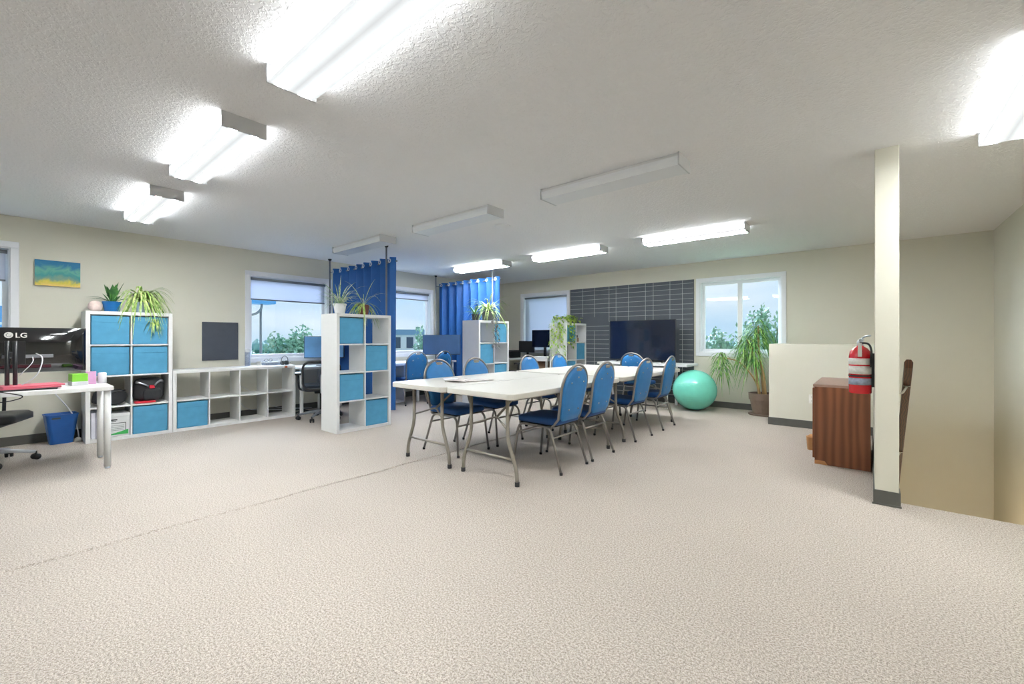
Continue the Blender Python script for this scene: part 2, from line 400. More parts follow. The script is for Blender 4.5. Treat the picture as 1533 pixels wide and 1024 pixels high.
# rubber base
BH, BT = 0.10, 0.008
struct(MB().box(XL, XL + BT, YF, YB, 0, BH).build('baseboard_left', 'base'))
struct(MB().box(XL, -1.06, YB - BT, YB, 0, BH).build('baseboard_back', 'base'))
b = MB().box(-1.06 - BT, 0.022 - BT, 6.70 - BT, 6.70, 0, BH).box(-1.06 - BT, -1.06, 6.70, YB - BT, 0, BH)
struct(b.build('baseboard_halfwall', 'base'))
b = MB().box(0.022 - BT, 0.15 + BT, 3.955 - BT, 3.955, 0, BH).box(0.022 - BT, 0.022, 3.955, 6.69, 0, BH).box(0.15, 0.15 + BT, 3.955, 4.08, 0, BH)
b.box(0.022 - BT - .006, 0.15 + BT + .004, 3.955 - BT - .01, 3.955 - BT, 0, .012)
struct(b.build('baseboard_post', 'base'))

def window(n, axis, w, mull, label):
    """axis 'x': left wall, interior towards +x; axis 'y': far wall, interior towards -y"""
    a0, a1, z0, z1 = w
    root = bpy.data.objects.new('window_%d' % n, None); C.objects.link(root); struct(root, label)
    def F(m, p0, p1, d0, d1, q0, q1):     # d: depth into the wall, 0 = wall face, negative = into room
        if axis == 'x': m.box(XL - d1, XL - d0, p0, p1, q0, q1)
        else: m.box(p0, p1, YB + d0, YB + d1, q0, q1)
    m = MB(); cs = -0.018
    F(m, a0, a1, cs, 0, z1 - TW, z1); F(m, a0, a1, cs, 0, z0, z0 + TW)
    F(m, a0, a0 + TW, cs, 0, z0 + TW, z1 - TW); F(m, a1 - TW, a1, cs, 0, z0 + TW, z1 - TW)
    m.build('window_casing', 'trim', root, bevel=0.004)
    i0, i1, j0, j1 = a0 + TW, a1 - TW, z0 + TW, z1 - TW; e = 0.012
    m = MB()
    F(m, i0, i1, 0, 0.15, j1 - e, j1); F(m, i0, i1, 0, 0.15, j0, j0 + e); F(m, i0, i0 + e, 0, 0.15, j0 + e, j1 - e); F(m, i1 - e, i1, 0, 0.15, j0 + e, j1 - e)
    m.build('window_jamb', 'trim', root)
    m = MB(); s = 0.045; d0, d1 = 0.09, 0.135
    F(m, i0 + e, i1 - e, d0, d1, j1 - e - s, j1 - e); F(m, i0 + e, i1 - e, d0, d1, j0 + e, j0 + e + s)
    F(m, i0 + e, i0 + e + s, d0, d1, j0 + e + s, j1 - e - s); F(m, i1 - e - s, i1 - e, d0, d1, j0 + e + s, j1 - e - s)
    if mull:
        c = (i0 + i1) / 2
        F(m, c - 0.035, c + 0.035, d0, d1, j0 + e + s, j1 - e - s)
    m.build('window_frame', 'trim', root, bevel=0.003)
    m = MB(); F(m, i0 + e + s, i1 - e - s, 0.11, 0.116, j0 + e + s, j1 - e - s)
    m.build('window_pane', 'glass', root)
    return root
window(1, 'x', WIN_L[0], False, 'white framed window at the left edge of the photo')
window(2, 'x', WIN_L[1], False, 'white framed window over the low shelf')
window(3, 'x', WIN_L[2], False, 'white framed window between the two blue curtains')
window(4, 'y', WIN_B[0], False, 'white framed window with its blind pulled down')
window(5, 'y', WIN_B[1], True, 'sliding window with a centre bar beside the charcoal panel')

def blind(axis, w, zb, label):
    a0, a1, z0, z1 = w; i0, i1 = a0 + TW + .02, a1 - TW - .02; top = z1 - TW - .02
    t = thing('roller_blind', label, 'blind', (XL - 0.05, (i0 + i1) / 2, top) if axis == 'x' else ((i0 + i1) / 2, YB + 0.05, top), 0 if axis == 'x' else R(90), 'white roller blinds in the windows')
    h = (i1 - i0) / 2; L = top - zb
    MB().box(-0.0008, 0.0008, -h + .012, h - .012, -L, -.02).build('blind_cloth', 'blind', t)
    MB().tube([(0, -h, -.025), (0, h, -.025)], 0.02, 14).build('roller_tube', 'greyp', t, smooth=True)
    MB().box(-0.008, 0.008, -h + .012, h - .012, -L - .02, -L).build('hem_bar', 'greyp', t, bevel=.003)
blind('x', WIN_L[0], 1.80, 'white roller blind lowered partway in the window nearest the monitor with a round logo')
blind('x', WIN_L[1], 1.77, 'white roller blind lowered a quarter in the window over the low shelf')
blind('x', WIN_L[2], 1.97, 'white roller blind nearly rolled up between the two blue curtains')
blind('y', WIN_B[0], 1.00, 'white roller blind pulled almost down behind the desktop monitors')

# ------------------------------------------------------------ ceiling fixtures
st_l = bpy.data.lights.new('stair_fill', 'POINT'); st_l.energy = 13; st_l.color = (1.0, 0.80, 0.55); st_l.shadow_soft_size = 0.12  # added fill light, unseen below floor level, warms the stairwell wall
st_o = bpy.data.objects.new('stair_fill', st_l); C.objects.link(st_o); st_o.location = (0.62, 6.0, -1.1)
def fixture_proto(lit, label, group):
    t = thing('ceiling_light', label, 'ceiling light', group=group)
    L, W, D = 1.22, 0.236, 0.088
    MB().box(-L / 2 + .01, L / 2 - .01, -W / 2 + .012, W / 2 - .012, -0.028, 0).build('fixture_housing', 'housing', t, bevel=.003)
    prof = [(-W / 2, -.026), (-W / 2 - .0, -.05), (-W / 2 + .012, -D), (W / 2 - .012, -D), (W / 2, -.05), (W / 2, -.026)]
    MB().prism(prof, -L / 2 + .012, L / 2 - .012, lambda a, b_, q: (q, a, b_)).build('diffuser', 'lit' if lit else 'unlit', t)
    for sx in (-1, 1):
        x0 = sx * (L / 2 - .012); x1 = sx * L / 2
        MB().box(min(x0, x1), max(x0, x1), -W / 2 - .003, W / 2 + .003, -D - .003, 0).build('end_cap', 'cap' if not lit else 'cap', t, bevel=.002)
    return t
GL, GU = 'lit ceiling fixtures', 'unlit ceiling fixtures'
lp = fixture_proto(True, 'lit wraparound ceiling light cut by the top edge of the photo, largest one', GL)
FX, FYL, FYM, FYR = (-1.675, -3.50, -5.37), 0.945, 3.21, 5.54
lp.location = (FX[0] + .04, FYL, CEIL)
dup(lp, (FX[1], FYL, CEIL), 0, 'lit wraparound ceiling light, middle one of the row above the tall shelf side')
dup(lp, (FX[2], FYL, CEIL), 0, 'lit wraparound ceiling light above the painting and nearest the left wall')
dup(lp, (-1.70, FYR, CEIL), 0, 'lit ceiling light in front of the charcoal panel, nearest the post')
dup(lp, (-3.53, FYR, CEIL), 0, 'lit ceiling light in the far row, middle of its three')
dup(lp, (-5.36, FYR, CEIL), 0, 'lit ceiling light directly above the farther blue curtain')
dup(lp, (0.655, 3.46, CEIL), R(90), 'lit ceiling light cut by the right edge of the photo, before the stairs')
lu = fixture_proto(False, 'unlit ceiling light above the near end of the folding tables, nearest the post', GU)
lu.location = (-1.65, FYM, CEIL)
dup(lu, (-3.51, FYM, CEIL), 0, 'unlit ceiling light in the middle of the ceiling, between its two neighbours')
dup(lu, (-5.38, FYM, CEIL), 0, 'unlit ceiling light above the nearer blue curtain')
cv = thing('ceiling_vent', 'small flat round white cover in the ceiling behind the middle unlit light', 'ceiling cover', (-3.34, 3.80, CEIL))
MB().lathe([(0.001, -.012), (.085, -.012), (.10, 0), (0.001, 0)], 32).build('cover_plate', 'ceil', cv, smooth=True)

# ------------------------------------------------------------ cube shelves
TO, TI, CW = 0.038, 0.016, 0.3365
def cube_shelf(name, cols, rows, label, cat, loc, rz=0.0, group=None, cw=CW):
    t = thing(name, label, cat, loc, rz, group)
    w = 2 * TO + cols * cw + (cols - 1) * TI; h = 2 * TO + rows * CW + (rows - 1) * TI; D = 0.39
    MB().box(-D, 0, 0, TO, 0, h).build('side_panel', 'white', t, bevel=.002)
    MB().box(-D, 0, w - TO, w, 0, h).build('side_panel', 'white', t, bevel=.002)
    MB().box(-D, 0, TO, w - TO, h - TO, h).build('top_panel', 'white', t, bevel=.002)
    MB().box(-D, 0, TO, w - TO, 0, TO).build('bottom_panel', 'white', t, bevel=.002)
    if rows >= cols:
        for c in range(1, cols):
            y = TO + c * cw + (c - 1) * TI; MB().box(-D + .003, -.003, y, y + TI, TO, h - TO).build('divider', 'white', t)
        for r in range(1, rows):
            z = TO + r * CW + (r - 1) * TI
            for c in range(cols):
                y = TO + c * (cw + TI); MB().box(-D + .003, -.003, y, y + cw, z, z + TI).build('shelf', 'white', t)
    else:
        for r in range(1, rows):
            z = TO + r * CW + (r - 1) * TI; MB().box(-D + .003, -.003, TO, w - TO, z, z + TI).build('shelf', 'white', t)
        for c in range(1, cols):
            y = TO + c * cw + (c - 1) * TI
            for r in range(rows):
                z = TO + r * (CW + TI); MB().box(-D + .003, -.003, y, y + TI, z, z + CW).build('divider', 'white', t)
    return t
def cell(loc, c, r):
    """centre-bottom of the cell in world, for shelves with rz=0 (front towards +x)"""
    return (loc[0] - 0.195, loc[1] + TO + c * (CW + TI) + CW / 2, loc[2] + TO + r * (CW + TI))
def bin_proto():
    t = thing('storage_bin', '', 'storage bin')
    w, d, h, e = .318, .36, .322, .006
    b = MB().box(-d / 2, d / 2, -w / 2, w / 2, 0, e).box(-d / 2, -d / 2 + e, -w / 2, w / 2, e, h).box(d / 2 - e, d / 2, -w / 2, w / 2, e, h)
    b.box(-d / 2 + e, d / 2 - e, -w / 2, -w / 2 + e, e, h).box(-d / 2 + e, d / 2 - e, w / 2 - e, w / 2, e, h)
    b.build('bin_body', 'bin', t, bevel=.003)
    # folded hem band and its stitched lower edge on the front and back
    MB().box(d / 2, d / 2 + .004, -w / 2 + .003, w / 2 - .003, h - .072, h - .004).build('hem_band', 'bin', t, bevel=.002)
    MB().box(-d / 2 - .004, -d / 2, -w / 2 + .003, w / 2 - .003, h - .072, h - .004).build('hem_band', 'bin', t, bevel=.002)
    return t
BP = bin_proto(); first_bin = [True]
def put_bin(loc, c, r, label, group, dx=0.0, tilt=0.0):
    p = cell(loc, c, r); p = (p[0] + dx, p[1], p[2] + .0005)
    if first_bin[0]:
        first_bin[0] = False; BP.location = p; BP.rotation_euler = (0, 0, tilt); BP['label'] = label; BP['group'] = group; return BP
    return dup(BP, p, tilt, label, group)

TALL = (-6.608, 0.597, 0)
cube_shelf('cube_shelf', 2, 4, 'tall white eight cube shelf against the left wall below the painting', 'shelf', TALL)
G1 = 'teal bins in the tall shelf by the wall'
put_bin(TALL, 0, 3, 'teal fabric bin in the top left cube under the blue plant pot', G1)
put_bin(TALL, 1, 3, 'teal fabric bin in the top right cube behind the hanging plantlets', G1)
put_bin(TALL, 0, 2, 'teal fabric bin in the second row left, above the black bag on the tall shelf', G1)
put_bin(TALL, 1, 2, 'teal fabric bin in the second row right, above the red strapped black bag', G1)
put_bin(TALL, 1, 0, 'teal fabric bin at the bottom of the tall shelf, under the red strapped black bag', G1)
LOW = (-6.608, 1.366, 0)
cube_shelf('cube_shelf', 4, 2, 'long low white cube shelf lying under the window on the left wall', 'shelf', LOW)
put_bin(LOW, 0, 0, 'lone wrinkled teal fabric bin in the long low shelf', 'teal bin in the low shelf')
K1 = (-4.956, 2.612, 0)
cube_shelf('cube_shelf', 2, 4, 'tall white room divider shelf before the nearer blue curtain', 'shelf', K1)
G2 = 'teal bins in the nearer divider shelf'
put_bin(K1, 0, 3, 'teal fabric bin in the nearer divider shelf, under the white plant pot', G2)
put_bin(K1, 1, 2, 'teal fabric bin in the second row of the divider shelf nearest the tables', G2)
put_bin(K1, 0, 1, 'teal fabric bin in the third row of the divider shelf nearest the tables', G2)
put_bin(K1, 1, 0, 'teal fabric bin in the bottom row of the nearer divider shelf', G2)
K2 = (-4.956, 5.065, 0)
cube_shelf('cube_shelf', 2, 4, 'tall white divider shelf before the farther blue curtain, behind the tables', 'shelf', K2)
G3 = 'teal bins in the farther divider shelf'
put_bin(K2, 1, 3, 'teal fabric bin in the top right cube of the shelf before the farther curtain', G3)
put_bin(K2, 0, 2, 'teal fabric bin in the second row left of the shelf before the farther curtain', G3)
put_bin(K2, 1, 1, 'teal fabric bin in the third row of the shelf before the farther curtain', G3)
K3 = (-4.52, 7.03, 0)
cube_shelf('cube_shelf', 2, 4, 'tall white shelf with trailing plant beside the charcoal panel', 'shelf', K3)
G4 = 'teal bins in the shelf beside the charcoal panel'
put_bin(K3, 0, 3, 'teal fabric bin in the top left cube behind the trailing plant vines', G4)
put_bin(K3, 1, 2, 'teal fabric bin in the second row right, below the small brown jar', G4)
put_bin(K3, 0, 1, 'teal fabric bin low in the shelf beside the charcoal panel', G4)
# jar on K3
p = cell(K3, 1, 3)
j = thing('jar', 'small brown jar with black lid on the shelf beside the charcoal panel', 'jar', (p[0] + .12, p[1] - .07, p[2] + .001))
MB().box(-.04, .04, -.045, .045, 0, .085).build('jar_body', 'brick', j, bevel=.01)
MB().lathe([(.02, .085), (.032, .09), (.034, .13), (.02, .14)], 18).build('jar_lid', 'rubber', j, smooth=True)
# binder in K3 second row left
p = cell(K3, 0, 2)
tag(MB().box(-.13, .13, -.03, .0, 0, .28).build('binder', 'ink', loc=(p[0] + .04, p[1] - .11, p[2] + .001), bevel=.004), 'dark upright binder in the second row of the shelf beside the charcoal panel', 'binder')

# tall shelf contents: bags, file box, binders
def lump(name, m, sx, sy, sz, seed, parent, at=(0, 0, 0), n=3.0):
    random.seed(seed); vs = []; NU, NV = 24, 14
    ph = [random.uniform(0, 6.28) for _ in range(6)]
    for i in range(NV + 1):
        th = math.pi * i / NV
        for k in range(NU):
            a = 2 * math.pi * k / NU
            c = lambda v: math.copysign(abs(v) ** (2 / n), v)
            r = 1 + .05 * math.sin(3 * a + ph[0] + 2 * th) + .04 * math.sin(5 * a + ph[1]) * math.sin(4 * th + ph[2])
            vs.append((at[0] + sx * c(math.sin(th)) * c(math.cos(a)) * r, at[1] + sy * c(math.sin(th)) * c(math.sin(a)) * r, at[2] + sz * (1 + c(math.cos(th)) * (1 + .05 * math.sin(2 * a + ph[3])))))
    fs = [(i * NU + k, (i + 1) * NU + k, (i + 1) * NU + (k + 1) % NU, i * NU + (k + 1) % NU) for i in range(NV) for k in range(NU)]
    zmin = min(v[2] for v in vs); vs = [(v[0], v[1], v[2] - zmin + at[2]) for v in vs]
    return MB().add(vs, fs).build(name, m, parent, smooth=True)
p = cell(TALL, 0, 1)
bgt = thing('bag', 'slumped dark grey fabric bag in the tall shelf, above the white file box', 'bag', (p[0] + .06, p[1], p[2] + .002))
lump('bag_body', 'bag', .12, .145, .09, 4, bgt)
MB().tube(bend([(.10, -.12, .08), (.128, -.02, .15), (.10, .13, .17)], .05), .007, 8).build('bag_strap', 'cable_k', bgt, smooth=True)
p = cell(TALL, 1, 1)
bgt = thing('bag', 'black backpack with a red strap and red base in the tall shelf', 'bag', (p[0] + .05, p[1] - .01, p[2] + .002))
lump('bag_body', 'bag', .10, .14, .135, 9, bgt, (0, .01, .012), 4.0)
lump('front_pocket', 'bag', .03, .085, .075, 13, bgt, (.09, .03, .02), 4.0)
MB().box(.02, .125, -.13, .06, 0, .022).build('base_trim', 'redfab', bgt, bevel=.006)
MB().box(.10, .125, .0, .05, .17, .21).build('buckle', 'redfab', bgt, bevel=.005)
MB().tube(bend([(.09, -.12, .25), (.12, -.07, .235), (.13, -.01, .20)], .05), .014, 8, r1=.008).build('shoulder_strap', 'silver', bgt, smooth=True)
MB().tube(bend([(.125, .045, .20), (.13, .075, .245), (.10, .12, .262), (.06, .13, .24)], .05), .009, 8, r1=.015).build('shoulder_strap', 'greyp', bgt, smooth=True)
p = cell(TALL, 0, 0)
fb = thing('file_box', 'white cardboard file box with green corner print at the bottom of the tall shelf', 'box', (p[0] + .02, p[1] + .055, p[2] + .001))
MB().box(-.16, .16, -.11, .108, 0, .255).build('box_body', 'card', fb, bevel=.003)
MB().box(-.165, .165, -.112, .11, .225, .262).build('box_lid', 'card', fb, bevel=.003)
X = .1608
m = MB()
for z in (.07, .088, .106, .124): m.box(X, X + .0008, -.10, .06, z, z + .003)
m.box(X, X + .0008, -.10, .075, .15, .156).box(X, X + .0008, .069, .075, .06, .15)
m.build('printed_lines', 'ink', fb)
MB().prism([(-.10, .022), (.095, .022), (.095, .075), (.03, .055)], X, X + .001, lambda a, b_, q: (q, a, b_)).build('green_print', 'green', fb)
MB().box(X, X + .0008, -.06, .0, .185, .20).box(X, X + .0008, -.05, -.01, .172, .18).build('printed_mark', 'ink', fb)
for i in range(2):
    tag(MB().box(-.15, .15, 0, .036, 0, .29).build('binder', 'skin_w', loc=(p[0] + .01, p[1] - .158 + i * .04, p[2] + .001), bevel=.004),
        ('pale grey binder touching the left side of the tall shelf' if i == 0 else 'pale grey binder next to the white file box'), 'binder', 'pale binders in the tall shelf')

# ------------------------------------------------------------ plants
def pot(t, m, r0, r1, h, rim=True, name='plant_pot'):
    pr = [(r0 * .5, 0), (r0, 0), (r1, h - (.02 if rim else 0))]
    if rim: pr += [(r1 + .008, h - .02), (r1 + .008, h)]
    else: pr += [(r1, h)]
    pr += [(r1 - .008, h), (r1 - .012, h - .02)]
    MB().lathe(pr, 28).build(name, m, t, smooth=False, bevel=.001)
    MB().lathe([(.001, h - .03), (r1 - .013, h - .03), (r1 - .013, h - .018), (.001, h - .014)], 24).build('soil', 'soil', t, smooth=True)
def spider(t, m, n, z, L, w, seed, a0=0, a1=6.283, rise=(.6, 1.3), droop=(.9, 1.7), spread=.02):
    random.seed(seed); b = MB()
    for i in range(n):
        az = random.uniform(a0, a1); l = L * random.uniform(.6, 1.1)
        b.leaf((random.uniform(-spread, spread), random.uniform(-spread, spread), z), az, l, w * random.uniform(.8, 1.2), random.uniform(*rise), random.uniform(*droop), 8)
    return b.build('foliage', m, t, smooth=True)
# blue pot, broad leaves (on tall shelf)
TZ = 1.4655 + .001
t = thing('potted_plant', 'broad leaved green plant in a blue pot on the tall shelf', 'plant', (-6.80, 0.835, TZ), 0)
pot(t, 'pot_b', .066, .088, .125, False)
random.seed(5); b = MB()
for i in range(14):
    az = i * 2.4 + random.uniform(-.3, .3); up = random.uniform(1.6, 3.6)
    b.leaf((random.uniform(-.02, .02), random.uniform(-.02, .02), .11), az, random.uniform(.06, .095), random.uniform(.036, .05), up, .2 * up, 7, 0, .3)
for az, l in ((-2.0, .2), (-1.3, .24), (1.3, .17), (1.9, .22), (-1.7, .17)): b.leaf((0, 0, .11), az, l, .02, .75, .55, 8)
b.build('foliage', 'lf_d', t, smooth=True)
tag(lump('salt_stone', 'quartz', .055, .062, .062, 11, None, (0, 0, 0), 2.3), 'pale pink rough round stone beside the blue plant pot', 'stone')
st = bpy.data.objects['salt_stone']; st.location = (-6.80, 0.695, TZ)
t = thing('spider_plant', 'bushy spider plant in a pale blue pot on the tall shelf', 'plant', (-6.80, 1.10, TZ))
pot(t, 'pot_lb', .058, .075, .135, False)
spider(t, 'lf_y', 130, .13, .31, .018, 21, -1.2, 3.3, (.9, 2.2), (1.5, 2.7))
random.seed(31); b = MB()
for i in range(40): b.leaf((.17 + random.uniform(-.01, .01), .10 + random.uniform(-.02, .02), -.07 + random.uniform(-.05, .01)), random.uniform(-1.5, 2.5), random.uniform(.05, .11), .009, random.uniform(.2, .8), random.uniform(1.6, 2.8), 6)
b.tube(bend([(.02, .02, .13), (.15, .09, .16), (.17, .10, .02), (.17, .10, -.08)], .05), .0025, 6)
b.build('hanging_plantlet', 'lf_y', t, smooth=True)
# K1 plants
KZ = 1.4655 + .001
t = thing('spider_plant', 'thin leaved spider plant in a white pot on the nearer divider shelf', 'plant', (-5.15, 2.755, KZ))
pot(t, 'pot_w', .058, .076, .135, True)
spider(t, 'lf_p', 55, .12, .31, .013, 22, rise=(.6, 1.7), droop=(.5, 1.1))
t = thing('spider_plant', 'drooping spider plant in a brown glazed pot on the nearer divider shelf', 'plant', (-5.15, 3.085, KZ))
pot(t, 'pot_t', .06, .072, .14, False)
spider(t, 'lf_y', 40, .13, .27, .016, 23, rise=(.3, .9), droop=(1.2, 1.9))
b = MB(); random.seed(8)
for az in (0, .5, 2.0, 2.6, 3.3, 4.1, 4.9, 5.6, 1.2, 5.2): b.leaf((0, 0, .13), az, random.uniform(.24, .40), .010, random.uniform(1.1, 1.9), random.uniform(.6, 1.3), 9)
b.build('long_leaves', 'lf_p', t, smooth=True)
# K2 plants
t = thing('potted_plant', 'small green plant in a black pot on the shelf before the farther curtain', 'plant', (-5.17, 5.20, KZ))
pot(t, 'pot_k', .05, .062, .11, True)
spider(t, 'lf_g', 18, .09, .2, .018, 24, rise=(.8, 1.8), droop=(.5, 1.2))
t = thing('spider_plant', 'arching spider plant in a grey pot on the shelf before the farther curtain', 'plant', (-5.15, 5.50, KZ))
pot(t, 'pot_g', .10, .12, .17, False)
spider(t, 'lf_y', 105, .16, .40, .017, 25, rise=(.5, 1.7), droop=(.9, 1.8))
b = MB(); random.seed(77)
for cx, cy in ((.23, -.02), (.215, -.10)):
    y = cy
    for i in range(40):
        z = .10 - i * .014; y = cy + .02 * math.sin(i * .5)
        b.leaf((cx, y, z), random.uniform(-1.6, 1.6), .05, .026, random.uniform(-.2, .5), .9, 4, 0, .3)
b.tube(bend([(0, -.03, .15), (.17, -.05, .17), (.228, -.04, .0), (.225, -.04, -.45)], .05), .003, 6)
b.build('trailing_stem', 'lf_gr', t, smooth=True)
# K3 pothos
t = thing('trailing_plant', 'lime green trailing pothos spilling down the shelf beside the charcoal panel', 'plant', (-4.70, 7.20, KZ))
pot(t, 'pot_w', .07, .09, .08, False)
b = MB(); random.seed(12)
for i in range(150): b.leaf((random.uniform(-.18, .20), random.uniform(-.14, .32), .09 + random.uniform(-.05, .06)), random.uniform(0, 6.28), random.uniform(.05, .09), random.uniform(.035, .055), random.uniform(0, .9), .8, 5, 0, .3)
b.build('foliage', 'lf_v', t, smooth=True)
b = MB()
for (sx, sy, ln) in ((-.15, -.20, .66), (-.08, -.20, .40), (.0, -.205, .58), (.07, -.20, .46), (.13, -.20, .70), (.205, -.10, .42), (.21, -.02, .5), (.21, .06, .36), (.04, -.20, .3)):
    b.tube(bend([(sx * .4, sy * .4, .08), (sx, sy, .05), (sx, sy, -ln)], .05), .002, 5)
    z = .05
    while z > -ln:
        b.leaf((sx + random.uniform(-.02, .02), sy - .004, z), random.uniform(-2.6, .4) if sy < -.15 else random.uniform(-1.3, 1.3), random.uniform(.045, .075), random.uniform(.03, .048), random.uniform(-.1, .4), .9, 5, 0, .3)
        z -= random.uniform(.02, .05)
b.build('hanging_vines', 'lf_v', t, smooth=True)
# big floor plant
t = thing('floor_plant', 'tall drooping palm like plant in a brown clay pot behind the half wall end', 'plant', (-1.27, 7.46, 0))
MB().lathe([(.12, .018), (.14, .012), (.15, 0), (.185, 0), (.19, .018), (.12, .02)], 30).build('saucer', 'pot_br', t, smooth=False)
MB().lathe([(.08, .02), (.125, .02), (.165, .235), (.18, .235), (.185, .33), (.165, .33), (.16, .29)], 34).build('plant_pot', 'pot_br', t)
MB().lathe([(.001, .28), (.162, .28), (.162, .292), (.001, .30)], 24).build('soil', 'soil', t)
tips = []
for k, pp in enumerate(([(.02, .02, .28), (.0, .0, .65), (-.05, -.02, 1.05), (-.05, .0, 1.36)], [(-.03, -.02, .28), (-.07, -.02, .6), (-.12, -.05, .95), (-.20, -.08, 1.16)],
                        [(.05, -.03, .28), (.03, -.05, .6), (-.02, -.08, .9), (-.10, -.14, 1.02)], [(-.02, .03, .28), (-.10, .0, .55), (-.30, -.06, .82), (-.56, -.06, .86)])):
    MB().tube(bend(pp, .15), .022 if k < 3 else .012, 8, r1=.010).build('stem', 'trunk', t, smooth=True); tips.append(Vector(pp[-1]))
random.seed(40); b = MB()
for k, tp in enumerate(tips):
    for i in range((80, 80, 60, 70)[k]):
        h = random.uniform(-.26, .06)
        b.leaf(tp + Vector((random.uniform(-.03, .03), random.uniform(-.03, .03), h)), random.uniform(0, 6.28), random.uniform(.20, .36) * (1 if k < 3 else .8), .018, random.uniform(.2, 1.2), random.uniform(1.2, 2.2), 8)
b.build('foliage', 'lf_g', t, smooth=True)
t_fp = t

# ------------------------------------------------------------ folding tables
def rrect(x0, x1, y0, y1, r, n=6):
    out = []
    for cx, cy, a0 in ((x1 - r, y1 - r, 0), (x0 + r, y1 - r, 90), (x0 + r, y0 + r, 180), (x1 - r, y0 + r, 270)):
        for k in range(n + 1):
            a = R(a0 + 90 * k / n); out.append((cx + r * math.cos(a), cy + r * math.sin(a)))
    return out
def folding_table(label, loc, group):
    t = thing('folding_table', label, 'table', loc, 0, group)
    L, W, H = 1.83, .755, .74
    MB().prism(rrect(-W / 2, W / 2, -L / 2, L / 2, .06), H - .045, H, lambda a, b_, q: (a, b_, q)).build('tabletop', 'top', t, bevel=.006)
    for sx in (-1, 1): MB().box(sx * .30 - .012, sx * .30 + .012, -L / 2 + .1, L / 2 - .1, H - .065, H - .045).build('apron_rail', 'leg', t)
    for sy in (-1, 1):
        y = sy * .76
        for sx in (-1, 1):
            lg = MB().tube(bend([(sx * .205, y, H - .05), (sx * .205, y, .36), (sx * .30, y, .12), (sx * .305, y, .02)], .07), .0155, 12).build('leg', 'leg', t, smooth=True)
            MB().lathe([(.018, 0), (.019, .002), (.019, .035), (.0165, .036)], 14, (sx * .305, y, 0)).build('foot_cap', 'rubber', lg, smooth=True)
        MB().tube([(-.275, y, .20), (.275, y, .20)], .011, 10).build('stretcher', 'leg', t, smooth=True)
        MB().tube(bend([(-.205, y, .43), (0, y - sy * .10, .50), (.205, y, .43)], .04), .008, 8).tube([(0, y - sy * .09, .49), (0, y - sy * .42, H - .05)], .010, 8).build('brace', 'leg', t, smooth=True)
        MB().tube([(-.205, y, H - .06), (.205, y, H - .06)], .011, 10).build('pivot_bar', 'leg', t, smooth=True)
    return t
GT = 'folding tables pushed together'
tb = folding_table('off white folding table at the near right, overlapping its neighbour at the near end', (-2.43, 3.36, 0), GT)
dup(tb, (-2.43, 5.255, 0), 0, 'off white folding table at the far right of the block, nearest the exercise ball')
dup(tb, (-3.195, 3.34, -.006), 0, 'off white folding table at the near left of the block, reaching furthest left')
dup(tb, (-3.195, 5.235, 0), 0, 'off white folding table at the far left of the block, next to the divider shelf')
for o in C.objects:
    if o.name.startswith('folding_table') and abs(o.location.z + .006) < 1e-6: o.location.z = 0
# papers on the table
random.seed(2)
pm = thing('magazine', 'open magazine and loose sheets lying on the near folding tables', 'papers', (-3.12, 2.93, .7405), R(15))
for (px, py, rr, w, l) in ((0, 0, 10, .21, .29), (.12, .10, -25, .21, .28), (-.14, .05, 40, .15, .21)):
    rot = Matrix.Rotation(R(rr), 3, 'Z'); z0 = .001 + .004 * (px != 0)
    vs = []; n = 8
    for i in range(n + 1):
        u = -w / 2 + w * i / n; z = .004 + .012 * abs(math.sin(math.pi * i / n)) * (1 if px == 0 else .4)
        for v in (-l / 2, l / 2):
            for dz in (0, .0025): q = rot @ Vector((u, v, 0)); vs.append((q.x + px, q.y + py, z0 + z + dz - .004))
    fs = []
    for i in range(n):
        a = i * 4; c = a + 4
        fs += [(a + 1, a + 3, c + 3, c + 1), (a, c, c + 2, a + 2), (a, a + 1, c + 1, c), (a + 2, c + 2, c + 3, a + 3)]
    fs += [(0, 2, 3, 1), (n * 4, n * 4 + 1, n * 4 + 3, n * 4 + 2)]
    MB().add(vs, fs).build('sheet', 'paper2' if px != -.14 else 'paper', pm, smooth=False)

